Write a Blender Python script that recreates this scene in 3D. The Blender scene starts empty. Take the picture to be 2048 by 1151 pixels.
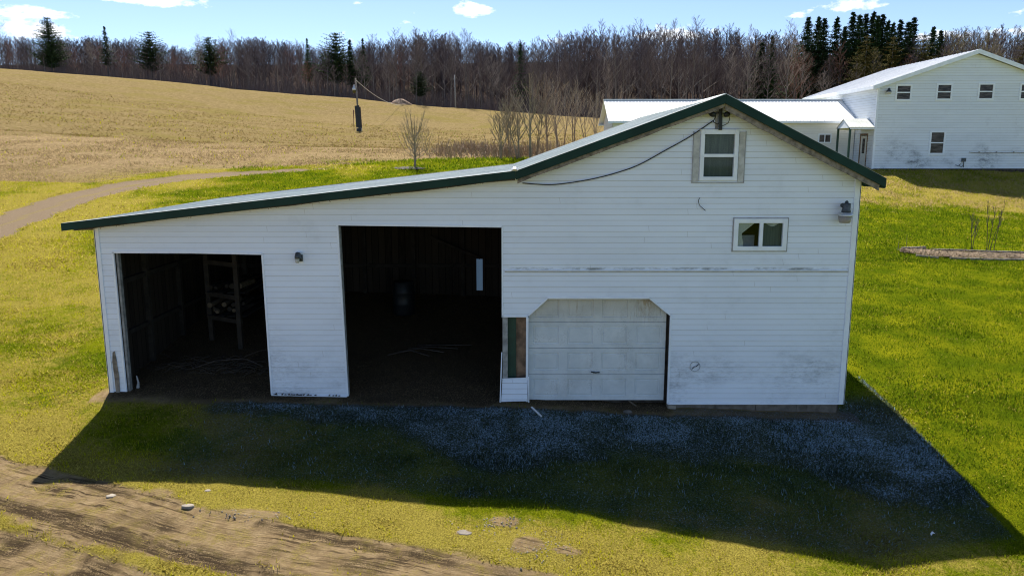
import bpy, bmesh, math, random
import numpy as np
from mathutils import Vector, Matrix
from mathutils.geometry import tessellate_polygon

C = bpy.context.scene
COL = C.collection
rnd = random.Random(7)
nrg = np.random.default_rng(11)

# ------------------------------------------------------------ camera
F = 1530.0                       # focal length in pixels of a 2048 wide frame
PITCH = math.atan(275 / F)
D, H = 14.6, 4.9                 # camera distance from the barn front, height
cam = bpy.data.cameras.new('camera')
cam.sensor_width = 36.0
cam.lens = 36.0 * F / 2048
cam.clip_start = 0.1
cam.clip_end = 5000
camo = bpy.data.objects.new('camera', cam)
camo.location = (0, -D, H)
camo.rotation_euler = (math.pi / 2 - PITCH, 0, 0)
COL.objects.link(camo)
C.camera = camo

# ------------------------------------------------------------ light
SA, SB = -0.18, 0.70             # sun stands towards (SA, SB, 1)
el = math.atan(1 / math.hypot(SA, SB))
az = math.atan2(SA, SB)          # clockwise-negative from +Y
sun = bpy.data.lights.new('sun', 'SUN')
sun.energy = 5.0
sun.angle = math.radians(0.53)
sun.color = (1.0, 0.95, 0.86)
suno = bpy.data.objects.new('sun', sun)
suno.rotation_euler = Vector((-SA, -SB, -1)).to_track_quat('-Z', 'Y').to_euler()
COL.objects.link(suno)

SKY_STRENGTH = 0.098
EXPOSURE = 1.0
C.view_settings.view_transform = 'Standard'
C.view_settings.look = 'None'
C.view_settings.gamma = 1.0
C.view_settings.exposure = EXPOSURE
C.view_settings.use_curve_mapping = False
C.cycles.pixel_filter_type = 'BLACKMAN_HARRIS'
C.cycles.filter_width = 1.1

CS, SN = math.cos(PITCH), math.sin(PITCH)


def ray(px, py):
    """direction seen at a pixel of the 2048x1151 photograph (survey help)"""
    u = px - 1024
    v = 575.5 - py
    return np.array((u, F * CS + v * SN, -F * SN + v * CS))


def atY(px, py, Y):
    r = ray(px, py)
    t = (Y + D) / r[1]
    return Vector((r[0] * t, Y, H + r[2] * t))


world = bpy.data.worlds.new('World')
C.world = world
world.use_nodes = True
wn = world.node_tree.nodes
wl = world.node_tree.links
wn.clear()


def build_world():
    out = wn.new('ShaderNodeOutputWorld')
    bg = wn.new('ShaderNodeBackground')
    sky = wn.new('ShaderNodeTexSky')
    sky.sky_type = 'NISHITA'
    sky.sun_disc = False
    sky.sun_elevation = el
    sky.sun_rotation = az
    sky.air_density = 0.58
    sky.dust_density = 0.25
    sky.ozone_density = 1.2
    sky.altitude = 300
    bg.inputs['Strength'].default_value = SKY_STRENGTH
    tc = wn.new('ShaderNodeTexCoord')

    def m(op, a, b=None, c=None):
        n = wn.new('ShaderNodeMath')
        n.operation = op
        for i, v in enumerate((a, b, c)):
            if v is None:
                continue
            if isinstance(v, (int, float)):
                n.inputs[i].default_value = v
            else:
                wl.new(v, n.inputs[i])
        return n.outputs[0]
    sep = wn.new('ShaderNodeSeparateXYZ')
    wl.new(tc.outputs['Generated'], sep.inputs[0])
    x, y, z = sep.outputs
    azi = m('ARCTAN2', x, y)
    ele = m('ARCSINE', z)
    # small fair-weather clouds: (azimuth, elevation, half width, half height, weight)
    cl = []
    for px, py, hw, hh, w in [(60, 28, 55, 11, 1.0), (118, 35, 20, 5, .55), (50, 62, 60, 20, .95), (295, 3, 85, 11, 1.0),
                              (947, 22, 32, 15, 1.15), (1350, 72, 60, 16, .9), (1105, 84, 30, 10, .5), (1612, 30, 34, 7, .6),
                              (1705, 12, 45, 14, .95), (1900, 72, 60, 9, .8), (1990, 68, 50, 8, .7), (715, 82, 50, 14, .45),
                              (725, 8, 14, 4, .5), (820, 40, 60, 10, .18), (1560, 80, 70, 12, .35), (2150, 20, 70, 12, .9),
                              (-120, 40, 80, 16, .8)]:
        r = ray(px, py)
        n = r / np.linalg.norm(r)
        cl.append((math.atan2(n[0], n[1]), math.asin(n[2]), hw / F, hh / F, w))
    for k in range(26):          # more of the same cloud all round the sky
        a = rnd.uniform(0.8, 5.4)
        cl.append((a if a < math.pi else a - 2 * math.pi, rnd.uniform(.16, .6), rnd.uniform(.03, .1), rnd.uniform(.01, .03), rnd.uniform(.6, 1)))
    mp = wn.new('ShaderNodeMapping')
    mp.inputs['Scale'].default_value = (1, 1, 2.2)
    wl.new(tc.outputs['Generated'], mp.inputs[0])
    nz = wn.new('ShaderNodeTexNoise')
    nz.inputs['Scale'].default_value = 55
    nz.inputs['Detail'].default_value = 7
    nz.inputs['Roughness'].default_value = .6
    wl.new(mp.outputs[0], nz.inputs['Vector'])
    tot = None
    for a, e, hw, hh, w in cl[:30]:
        dx = m('DIVIDE', m('SUBTRACT', azi, a), hw)
        dy = m('DIVIDE', m('SUBTRACT', ele, e), hh)
        # flat base: squash below the middle
        dy2 = m('MULTIPLY', dy, m('ADD', 1.0, m('MULTIPLY', m('LESS_THAN', dy, 0.0), 0.7)))
        r2 = m('ADD', m('MULTIPLY', dx, dx), m('MULTIPLY', dy2, dy2))
        g = m('MULTIPLY', m('MAXIMUM', m('SUBTRACT', 1.0, m('MULTIPLY', r2, .42)), 0.0), w)
        tot = g if tot is None else m('MAXIMUM', tot, g)
    dens = m('MULTIPLY', m('SUBTRACT', m('ADD', tot, m('MULTIPLY', nz.outputs['Fac'], 2.6)), 1.72), 1.7)
    dens = m('MULTIPLY', m('MINIMUM', m('MAXIMUM', dens, 0.0), 1.0), m('MULTIPLY', m('GREATER_THAN', tot, 0.001), .93))
    mix = wn.new('ShaderNodeMixRGB')
    wl.new(dens, mix.inputs[0])
    wl.new(sky.outputs[0], mix.inputs[1])
    mix.inputs[2].default_value = (7.5, 7.6, 7.8, 1)
    wl.new(mix.outputs[0], bg.inputs[0])
    wl.new(bg.outputs[0], out.inputs[0])


build_world()

# ------------------------------------------------------------ terrain
CTRL = []


def cp(x, y, z):
    CTRL.append((x, y, z))


for p in [(-7.63, -3.05, -.32), (-5.6, -3.15, -.25), (-2.52, -3.46, -.34), (-1.0, -3.65, -.45), (.5, -3.74, -.41), (1.68, -4.04, -.54),
          (3.39, -4.51, -.64), (5.07, -4.94, -.72), (7.82, -3.77, -.92), (7.73, -1.0, -.45), (7.7, .74, -.24), (7.67, 2.41, -.08),
          (-7.94, 0, .18), (-4.8, 0, .13), (-3.3, 0, .09), (-.2, 0, .02), (3.1, 0, -.15), (6.55, 0, -.255),
          (-8, 7, 1.0), (-3, 7, .85), (2, 7, .65), (7, 7, .5), (-14, 0, .3), (-14, 7, 1.2), (14, 0, -.45), (14, 7, .45),
          (-14, -6, -.55), (-8, -6.5, -.65), (0, -7, -.85), (6, -8, -1.1), (12, -6, -1.2), (-8, -12, -1.0), (0, -13, -1.2), (8, -13, -1.5),
          (-20, -20, -1.6), (20, -20, -2.4), (0, -30, -2.8), (-40, 0, .6), (-22, 7, 1.6), (40, 0, -.6),
          (-5.8, 31.4, 3.89), (.2, 37.4, 4.32), (23, 34.7, 3.64), (30, 34.7, 3.58), (40, 36, 3.4), (23.7, 30.5, 2.85), (30.3, 28.5, 2.1), (27, 29.3, 2.4), (17, 31, 3.1), (12, 33, 3.4), (18, 38, 4.0), (-20, 31, 4.0),
          (-35, 31, 4.4), (12, 20, 2.0), (0, 20, 2.35), (-14, 20, 2.6), (24, 20, 1.35), (-30, 18, 2.8), (40, 18, .6), (34, 24, 1.5),
          (20, 50, 4.6), (0, 60, 5.2), (-20, 60, 5.6), (-45, 60, 7.4), (45, 50, 4.6), (-21.5, 95.4, 7.57), (5, 95, 6.9), (30, 95, 6.8), (-60, 95, 11.5),
          (60, 95, 7.0), (-34, 120, 11.0), (0, 120, 9.2), (30, 120, 8.6), (-75, 120, 16.2), (-112, 120, 19.2), (80, 120, 9), (-90, 60, 10.5), (90, 60, 5),
          (-106.7, 150.4, 21.37), (-70.5, 150.4, 18.84), (-34, 150.4, 15.69), (-2.5, 150.4, 13.03), (19.6, 150.4, 11.38), (50, 150, 10.2), (80, 150, 10.4), (120, 150, 11),
          (-110, 175, 20.8), (-70, 175, 18.3), (-34, 175, 15.2), (0, 175, 12.7), (30, 175, 11.2), (70, 175, 11), (120, 175, 12),
          (-110, 195, 23), (-50, 195, 20.5), (0, 195, 18), (60, 195, 16.5), (120, 195, 17), (-130, 240, 32.5), (-70, 240, 31.5), (0, 240, 31), (70, 240, 31), (140, 240, 32), (0, 320, 39), (-130, 320, 33), (140, 320, 42),
          (-200, 100, 16), (200, 100, 9), (-200, 0, 3), (200, 0, 0), (-150, -80, -4), (150, -80, -5), (0, -100, -6), (-300, 200, 24), (300, 200, 18)]:
    cp(*p)
CT = np.array(CTRL)


def _phi(r2):
    return np.where(r2 > 1e-9, .5 * r2 * np.log(np.maximum(r2, 1e-9)), 0)


_n = len(CT)
_d2 = (CT[:, None, 0] - CT[None, :, 0]) ** 2 + (CT[:, None, 1] - CT[None, :, 1]) ** 2
_A = np.zeros((_n + 3, _n + 3))
_A[:_n, :_n] = _phi(_d2) + np.eye(_n) * .4
_A[:_n, _n] = 1
_A[:_n, _n + 1:] = CT[:, :2]
_A[_n:, :_n] = _A[:_n, _n:].T
_W = np.linalg.solve(_A, np.concatenate([CT[:, 2], np.zeros(3)]))


def hash2(ix, iy, seed):
    h = np.sin(ix * 127.1 + iy * 311.7 + seed * 74.7) * 43758.5453
    return h - np.floor(h)


def vnoise(x, y, s, seed=0):
    x = np.asarray(x, float) / s
    y = np.asarray(y, float) / s
    ix, iy = np.floor(x), np.floor(y)
    fx, fy = x - ix, y - iy
    fx = fx * fx * (3 - 2 * fx)
    fy = fy * fy * (3 - 2 * fy)
    a = hash2(ix, iy, seed)
    b = hash2(ix + 1, iy, seed)
    c = hash2(ix, iy + 1, seed)
    d = hash2(ix + 1, iy + 1, seed)
    return (a * (1 - fx) + b * fx) * (1 - fy) + (c * (1 - fx) + d * fx) * fy


def fbm(x, y, s, seed=0, o=4):
    t = 0
    w = 1
    tw = 0
    for k in range(o):
        t = t + vnoise(x, y, s / 2 ** k, seed + k * 7) * w
        tw += w
        w *= .55
    return t / tw


def hbase(x, y):
    x = np.asarray(x, float)
    y = np.asarray(y, float)
    sh = x.shape
    x = x.ravel()
    y = y.ravel()
    z = np.empty_like(x)
    for i in range(0, len(x), 20000):
        xs, ys = x[i:i + 20000], y[i:i + 20000]
        d2 = (xs[:, None] - CT[None, :, 0]) ** 2 + (ys[:, None] - CT[None, :, 1]) ** 2
        z[i:i + 20000] = _phi(d2) @ _W[:_n] + _W[_n] + _W[_n + 1] * xs + _W[_n + 2] * ys
    return z.reshape(sh)


def hz(x, y):
    return float(hbase(np.array([x]), np.array([y]))[0])


def on_ground(px, py):
    """where the sight line of a photo pixel meets the terrain"""
    r = ray(px, py)
    ts = np.concatenate([np.linspace(5, 40, 400), np.linspace(40, 260, 900)]) / r[1]
    P = ts[:, None] * r[None, :]
    g = H + P[:, 2] - hbase(P[:, 0], P[:, 1] - D)
    k = np.argmax(g < 0)
    if g[k] >= 0:
        k = len(g) - 1
    k0 = max(k - 1, 0)
    f = g[k0] / (g[k0] - g[k]) if g[k0] != g[k] else 0
    t = ts[k0] + (ts[k] - ts[k0]) * f
    return (r[0] * t, r[1] * t - D)


def poly(pts):
    return np.array([on_ground(*p) for p in pts])


def dist_line(x, y, P):
    """distance to a polyline and signed side"""
    best = np.full(x.shape, 1e9)
    side = np.zeros(x.shape)
    for (ax, ay), (bx, by) in zip(P[:-1], P[1:]):
        dx, dy = bx - ax, by - ay
        L = dx * dx + dy * dy + 1e-12
        t = np.clip(((x - ax) * dx + (y - ay) * dy) / L, 0, 1)
        ex, ey = x - ax - t * dx, y - ay - t * dy
        d = np.hypot(ex, ey)
        s = np.sign(dx * ey - dy * ex)
        m = d < best
        best = np.where(m, d, best)
        side = np.where(m, s, side)
    return best, side


def sstep(a, b, v):
    t = np.clip((v - a) / (b - a), 0, 1)
    return t * t * (3 - 2 * t)


# curves measured on the photograph, kept as lines on the ground
PATH = poly([(-260, 560), (-120, 500), (0, 449), (75, 421), (150, 394), (250, 371), (350, 356), (450, 347.5), (560, 341), (690, 334)])
FIELD = np.array([(-60, 26)] + [tuple(on_ground(*p)) for p in [(150, 372), (330, 345), (560, 335), (700, 330), (830, 320), (1030, 316)]] + [(6, 41), (12, 47), (22, 55), (60, 60)])
TR = [  # wheel tracks of the drive in the foreground: line, half width, depth
    (poly([(-120, 880), (0, 925), (150, 955), (300, 1000), (440, 1035), (600, 1062), (800, 1100), (1000, 1140), (1300, 1190)]), .16, .05),
    (poly([(-120, 940), (0, 975), (200, 1015), (380, 1065), (600, 1105), (760, 1130), (900, 1160), (1100, 1200)]), .34, .05),
    (poly([(-120, 985), (0, 1005), (150, 1040), (260, 1085), (400, 1110), (500, 1140), (620, 1180)]), .22, .09),
    (poly([(-120, 1060), (0, 1085), (100, 1115), (220, 1150), (400, 1210)]), .34, .09),
    (poly([(-120, 1110), (0, 1135), (80, 1165), (200, 1200)]), .3, .06),
    (poly([(520, 1045), (700, 1082), (900, 1128), (1050, 1165)]), .09, .05),
    (poly([(330, 1035), (450, 1062), (620, 1095)]), .07, .04),
]
BED = [tuple(on_ground(*p)) for p in [(1795, 502), (1860, 497), (1960, 507), (2080, 512), (2080, 523), (1960, 521), (1870, 517)]]


def fields(x, y):
    """what grows where: dry, dirt, frost, mud, straw-field, path"""
    n1 = fbm(x, y, 2.2, 1)
    n2 = fbm(x, y, .6, 5)
    n3 = fbm(x, y, 9, 9)
    df, sf = dist_line(x, y, FIELD)
    sdf = df * sf + (n2 - .5) * 1.2 + (n1 - .5) * 1.4
    straw = sstep(-.3, 1.0, sdf)
    straw = np.where(y > 24, straw, 0)
    # patchy strip round the path
    dp, sp = dist_line(x, y, PATH)
    strip = np.exp(-((dp - 2.2) / 2.2) ** 2) * (sp > 0)
    straw = straw * (1 - .55 * strip * sstep(.42, .6, n1))
    path = 1 - sstep(.75, 1.25, dp + (n2 - .5) * .7 + .7 * sstep(-18, -8, x))
    path = path * (1 - sstep(-12, -8, x))
    mid = 1 - sstep(.1, .32, np.abs(dp) + (n2 - .5) * .2)
    # lawn dryness
    left = sstep(2, -9, x)
    fore = sstep(-2.6, -5.5, y + x * .12)
    rough = sstep(20, 26, y + (n1 - .5) * 5) * sstep(10, 14, x) * (1 - sstep(38, 42, y))
    dry = .22 + .34 * left + .30 * fore + .85 * rough + (n1 - .5) * 1.7 + (n3 - .5) * 1.3 + (n2 - .5) * .5
    dry -= .38 * sstep(12, 18, y) * sstep(-17, -13, x) * (x < 9)
    dry -= .12 * left * (y > -1)
    dry -= .62 * sstep(7, 9, x) * (1 - rough) * (1 - .5 * fore)
    dry += .8 * np.exp(-((np.abs(x - 7.0) / .45) ** 2)) * sstep(1.5, 3, y) * (y < 10)
    dry += .5 * np.exp(-(dp / 3.2) ** 2)
    dry += .45 * np.exp(-((x + 8.7) / .7) ** 2) * np.exp(-((y + .6) / 1.6) ** 2)
    for px, py, rx, ry, w in [(730, 1043, .4, .2, .5), (1290, 1052, .3, .16, .5), (1485, 1085, .4, .2, .8), (800, 1005, .3, .12, .7), (1545, 1010, .6, .35, .6), (590, 1075, .9, .25, .6), (700, 1130, 2.2, .5, .5), (1050, 1135, 1.2, .3, .3)]:
        cx, cy = on_ground(px, py)
        dry = dry + w * np.exp(-((x - cx) / rx) ** 2 - ((y - cy) / ry) ** 2)
    dry = np.clip(dry, 0, 1)
    dirt = np.zeros_like(x)
    mud = np.zeros_like(x)
    dep = np.zeros_like(x)
    band, bs = dist_line(x, y, TR[1][0])
    dry = np.clip(dry + .75 * (1 - sstep(1.0, 2.0, band)) + .6 * sstep(-6.0, -7.0, y + .32 * x) * sstep(-1, -3, x), 0, 1)
    zone = 1 - sstep(.1, .9, band * (1.0) + (n1 - .5) * 1.2 + (n2 - .5) * .9)
    fade = 1 - sstep(-2.2, 1.2, x + (n1 - .5) * 2)
    dirt = np.maximum(dirt, zone * (.35 + .65 * fade) * (.55 + .45 * fade))
    for i, (P, w, de) in enumerate(TR):
        d, s = dist_line(x, y, P)
        k = 1 - sstep(.35 * w, w * 1.25, d + (n2 - .5) * .14)
        fx = 1 - .75 * sstep(-1.5, 2.5, x)
        dirt = np.maximum(dirt, k * (.55 + .45 * fx))
        lane = .5 + .5 * np.cos(d * s / .10)
        ml = k * lane * sstep(.42, .62, fbm(x, y, 1.1, 20 + i)) * fx
        if i in (2, 3):
            ml = np.maximum(ml, k * sstep(.4, .6, fbm(x, y, .5, 40 + i)))
        mud = np.maximum(mud, ml)
        dep = np.maximum(dep, k * de * (.55 + .45 * lane) * fx)
    corner = sstep(-6.8, -8.4, y + .32 * x + (n1 - .5) * .8) * sstep(-1, -4, x)
    dirt = np.maximum(dirt, corner * .9)
    # barn floor and worn apron
    inside = (sstep(-8.0, -7.9, x) * sstep(3.2, 3.1, x) * sstep(-.55, -.1, y + (n2 - .5) * .5) * (y < 7.3))
    apron = np.exp(-((y + .15) / .34) ** 2) * (x > -8.2) * (x < 6.8)
    dirt = np.maximum(dirt, np.maximum(inside, np.clip(apron * (.75 + n2 * .5), 0, 1)))
    mud = np.maximum(mud, inside * 1.0)
    # small bare spots in the foreground grass
    grav = np.zeros_like(x)
    for px, py, rx, ry in [(500, 1028, .7, .16), (930, 1064, .22, .12), (1000, 1042, .30, .13), (1062, 1088, .30, .2), (1130, 1100, .36, .14)]:
        cx, cy = on_ground(px, py)
        g = np.exp(-((x - cx) / rx) ** 2 - ((y - cy) / ry) ** 2)
        grav = np.maximum(grav, sstep(.3, .8, g + (n2 - .5) * .9))
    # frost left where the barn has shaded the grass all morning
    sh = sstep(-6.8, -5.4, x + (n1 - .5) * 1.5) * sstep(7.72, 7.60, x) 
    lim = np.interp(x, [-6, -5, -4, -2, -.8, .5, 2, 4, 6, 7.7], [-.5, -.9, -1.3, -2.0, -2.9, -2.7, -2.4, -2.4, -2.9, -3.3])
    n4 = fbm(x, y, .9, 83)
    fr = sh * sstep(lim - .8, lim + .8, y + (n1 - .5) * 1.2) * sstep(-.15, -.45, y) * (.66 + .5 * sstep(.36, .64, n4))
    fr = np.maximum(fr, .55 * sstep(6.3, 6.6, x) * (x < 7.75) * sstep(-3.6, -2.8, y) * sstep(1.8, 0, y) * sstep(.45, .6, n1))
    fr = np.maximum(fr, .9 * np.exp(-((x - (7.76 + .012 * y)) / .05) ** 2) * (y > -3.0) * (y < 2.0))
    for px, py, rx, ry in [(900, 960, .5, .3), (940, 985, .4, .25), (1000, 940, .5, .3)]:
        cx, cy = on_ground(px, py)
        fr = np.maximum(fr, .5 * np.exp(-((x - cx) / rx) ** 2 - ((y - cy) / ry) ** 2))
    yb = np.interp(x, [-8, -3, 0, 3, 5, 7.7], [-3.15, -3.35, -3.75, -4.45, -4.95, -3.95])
    shade_tint = sstep(-7.2, -5.0, x) * (x < 7.68) * sstep(yb - .1, yb + .35, y) * (y < 0)  # painted shade: greys the grass inside the outline of the barn's shadow
    fr = np.maximum(fr, (.34 + .1 * n4) * shade_tint)
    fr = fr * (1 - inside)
    return dict(dry=dry, dirt=np.clip(dirt, 0, 1), frost_shade=np.clip(fr, 0, 1), mud=np.clip(mud, 0, 1), straw=np.clip(straw, 0, 1),
                path=np.clip(path, 0, 1), mid=mid, dep=dep, grav=np.clip(grav, 0, 1), rough=rough)


def axis(segs):
    out = []
    for a, b, s in segs:
        n = max(1, int(round((b - a) / s)))
        out += list(np.linspace(a, b, n, endpoint=False))
    out.append(segs[-1][1])
    return np.array(out)


# ------------------------------------------------------------ materials
MAT = {}


class NT:
    def __init__(s, name):
        s.m = bpy.data.materials.new(name)
        s.m.use_nodes = True
        s.n = s.m.node_tree.nodes
        s.l = s.m.node_tree.links
        s.n.clear()
        s.out = s.n.new('ShaderNodeOutputMaterial')
        s.p = s.n.new('ShaderNodeBsdfPrincipled')
        s.l.new(s.p.outputs[0], s.out.inputs[0])
        MAT[name] = s.m

    def math(s, op, a, b=None, c=None, clamp=False):
        n = s.n.new('ShaderNodeMath')
        n.operation = op
        n.use_clamp = clamp
        for i, v in enumerate((a, b, c)):
            if v is None:
                continue
            if isinstance(v, (int, float)):
                n.inputs[i].default_value = v
            else:
                s.l.new(v, n.inputs[i])
        return n.outputs[0]

    def pos(s):
        return s.n.new('ShaderNodeNewGeometry').outputs['Position']

    def obj(s):
        return s.n.new('ShaderNodeTexCoord').outputs['Object']

    def noise(s, scale, detail=4, rough=.55, vec=None, stretch=None, dist=0):
        n = s.n.new('ShaderNodeTexNoise')
        n.inputs['Scale'].default_value = scale
        n.inputs['Detail'].default_value = detail
        n.inputs['Roughness'].default_value = rough
        n.inputs['Distortion'].default_value = dist
        vec = vec or s.pos()
        if stretch:
            mp = s.n.new('ShaderNodeMapping')
            mp.inputs['Scale'].default_value = stretch
            s.l.new(vec, mp.inputs[0])
            vec = mp.outputs[0]
        s.l.new(vec, n.inputs['Vector'])
        return n.outputs['Fac']

    def ramp(s, fac, a, b):
        n = s.n.new('ShaderNodeMapRange')
        n.inputs['From Min'].default_value = a
        n.inputs['From Max'].default_value = b
        n.interpolation_type = 'SMOOTHSTEP'
        s.l.new(fac, n.inputs['Value'])
        return n.outputs[0]

    def mix(s, fac, a, b):
        n = s.n.new('ShaderNodeMixRGB')
        for i, v in enumerate((fac, a, b)):
            if isinstance(v, (int, float)):
                n.inputs[i].default_value = v
            elif isinstance(v, tuple):
                n.inputs[i].default_value = tuple(v) + (1,)
            else:
                s.l.new(v, n.inputs[i])
        return n.outputs[0]

    def attr(s, name):
        n = s.n.new('ShaderNodeAttribute')
        n.attribute_name = name
        return n

    def set(s, **k):
        for key, v in k.items():
            key = {'col': 'Base Color', 'rough': 'Roughness', 'metal': 'Metallic', 'spec': 'Specular IOR Level', 'trans': 'Transmission Weight'}[key]
            i = s.p.inputs[key]
            if isinstance(v, (int, float)):
                i.default_value = v
            elif isinstance(v, tuple):
                i.default_value = tuple(v) + (1,)
            else:
                s.l.new(v, i)
        return s

    def bump(s, h, strength=.3, distance=.02):
        n = s.n.new('ShaderNodeBump')
        n.inputs['Strength'].default_value = strength
        n.inputs['Distance'].default_value = distance
        s.l.new(h, n.inputs['Height'])
        s.l.new(n.outputs[0], s.p.inputs['Normal'])
        return s


def plain(name, col, rough=.6, metal=0.0, vary=.25, scale=6.0, bump=.15, spec=.4):
    t = NT(name)
    n = t.noise(scale, 5, .6, vec=t.obj())
    dark = tuple(c * (1 - vary) for c in col)
    lite = tuple(min(1, c * (1 + vary)) for c in col)
    t.set(col=t.mix(t.ramp(n, .3, .7), dark, lite), rough=rough, metal=metal, spec=spec)
    if bump:
        t.bump(t.noise(scale * 8, 4, .6, vec=t.obj()), bump, .01)
    return t.m


def ground_mat():
    t = NT('ground')
    A = t.attr('cov_a')
    B = t.attr('cov_b')
    sa = t.n.new('ShaderNodeSeparateColor')
    sb = t.n.new('ShaderNodeSeparateColor')
    t.l.new(A.outputs['Color'], sa.inputs[0])
    t.l.new(B.outputs['Color'], sb.inputs[0])
    dry, dirt, frost_shade = sa.outputs
    mud, straw, path = sb.outputs
    lanes = t.attr('lane')
    wood = t.attr('wood').outputs['Fac']
    nf = t.noise(42, 6, .75)
    nm = t.noise(6, 5, .65)
    nl = t.noise(.9, 4, .6)
    nfar = t.noise(.13, 6, .7, stretch=(.8, 1.3, 1), dist=.6)
    nstk = t.noise(2.2, 6, .75, stretch=(.6, 1.2, 1))
    green = t.mix(t.ramp(nf, .3, .72), (.024, .052, .003), (.150, .20, .006))
    green = t.mix(t.ramp(nl, .3, .75), green, t.mix(t.ramp(nf, .3, .7), (.07, .09, .004), (.38, .37, .012)))
    dryc = t.mix(t.ramp(nf, .28, .72), (.10, .08, .014), (.50, .41, .08))
    dfac = t.ramp(t.math('ADD', dry, t.math('MULTIPLY', t.math('SUBTRACT', nm, .5), 1.4)), .25, .85)
    c = t.mix(dfac, green, dryc)
    strawc = t.mix(t.ramp(nstk, .25, .75), (.125, .094, .040), (.27, .20, .098))
    mid = t.noise(4.5, 6, .8, stretch=(.7, 1, 1))
    strawc = t.mix(t.math('MULTIPLY', t.ramp(mid, .5, .68), .8), strawc, (.40, .30, .15))
    strawc = t.mix(t.math('MULTIPLY', t.ramp(mid, .5, .34), .7), strawc, (.095, .068, .026))
    strawc = t.mix(t.math('MULTIPLY', t.ramp(nfar, .46, .66), .5), strawc, (.165, .138, .032))
    sepp = t.n.new('ShaderNodeSeparateXYZ')
    t.l.new(t.pos(), sepp.inputs[0])
    lowb = t.ramp(t.math('ADD', sepp.outputs[1], t.math('MULTIPLY', nfar, 14)), 60, 53)
    strawc = t.mix(t.math('MULTIPLY', lowb, .6), strawc, t.mix(t.ramp(mid, .35, .65), (.23, .155, .085), (.42, .31, .18)))
    strawc = t.mix(t.math('MULTIPLY', t.ramp(nf, .5, .8), .5), strawc, (.14, .105, .05))
    c = t.mix(straw, c, strawc)
    c = t.mix(wood, c, t.mix(t.ramp(nstk, .3, .7), (.035, .027, .022), (.075, .055, .045)))
    cv = t.n.new('ShaderNodeCombineXYZ')
    t.l.new(t.math('MULTIPLY', lanes.outputs['Fac'], 1.0), cv.inputs[0])
    sx = t.n.new('ShaderNodeSeparateXYZ')
    t.l.new(t.pos(), sx.inputs[0])
    t.l.new(t.math('MULTIPLY', sx.outputs[0], .07), cv.inputs[1])
    lan = t.noise(17, 4, .75, vec=cv.outputs[0])
    lan2 = t.noise(5, 3, .6, vec=cv.outputs[0])
    outd = t.ramp(sx.outputs[1], -1.5, -2.5)
    dirtc = t.mix(t.ramp(nm, .3, .7), (.26, .18, .095), (.40, .29, .16))
    dirtc = t.mix(t.math('MULTIPLY', t.math('MULTIPLY', t.ramp(lan, .50, .57), t.ramp(lan2, .42, .56)), t.math('MULTIPLY', outd, t.ramp(t.noise(1.1, 4, .6), .36, .55))), dirtc, (.085, .060, .036))
    dirtc = t.mix(t.math('MULTIPLY', t.ramp(nf, .52, .75), .45), dirtc, (.13, .095, .055))
    grassy = t.ramp(t.math('ADD', t.math('MULTIPLY', t.noise(3.2, 5, .75), .6), t.math('MULTIPLY', nf, .4)), .49, .60)
    dirtc = t.mix(t.math('MULTIPLY', grassy, .75), dirtc, t.mix(t.ramp(nf, .35, .7), (.14, .115, .025), (.44, .34, .10)))
    df2 = t.ramp(t.math('ADD', dirt, t.math('MULTIPLY', t.math('SUBTRACT', nf, .5), .9)), .3, .7)
    c = t.mix(df2, c, dirtc)
    pc = t.mix(t.ramp(nf, .35, .7), (.17, .12, .075), (.37, .29, .20))
    c = t.mix(t.ramp(t.math('ADD', path, t.math('MULTIPLY', t.math('SUBTRACT', nf, .5), .5)), .3, .7), c, pc)
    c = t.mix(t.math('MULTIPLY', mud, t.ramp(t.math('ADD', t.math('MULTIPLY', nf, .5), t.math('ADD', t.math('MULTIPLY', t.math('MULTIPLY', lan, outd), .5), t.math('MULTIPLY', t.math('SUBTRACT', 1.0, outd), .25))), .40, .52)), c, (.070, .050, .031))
    fn = t.ramp(t.math('ADD', t.noise(34, 5, .8), t.math('MULTIPLY', frost_shade, .12)), .58, .68)
    c = t.mix(t.math('MULTIPLY', t.ramp(frost_shade, .1, .6), .8), c, (.036, .044, .045))  # darkens the ground under the frost and the painted barn shade alike
    c = t.mix(t.math('MULTIPLY', fn, t.math('MINIMUM', t.math('MULTIPLY', frost_shade, 1.2), 1.0)), c, (.34, .48, .58))
    t.set(col=c, rough=1.0, spec=.0)
    tread = t.math('MULTIPLY', t.math('MULTIPLY', t.math('MULTIPLY', lan, 1.6), dirt), outd)
    t.bump(t.math('ADD', t.math('ADD', t.math('MULTIPLY', nf, .8), t.noise(120, 4, .7)), tread), .9, .045)


ground_mat()


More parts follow.
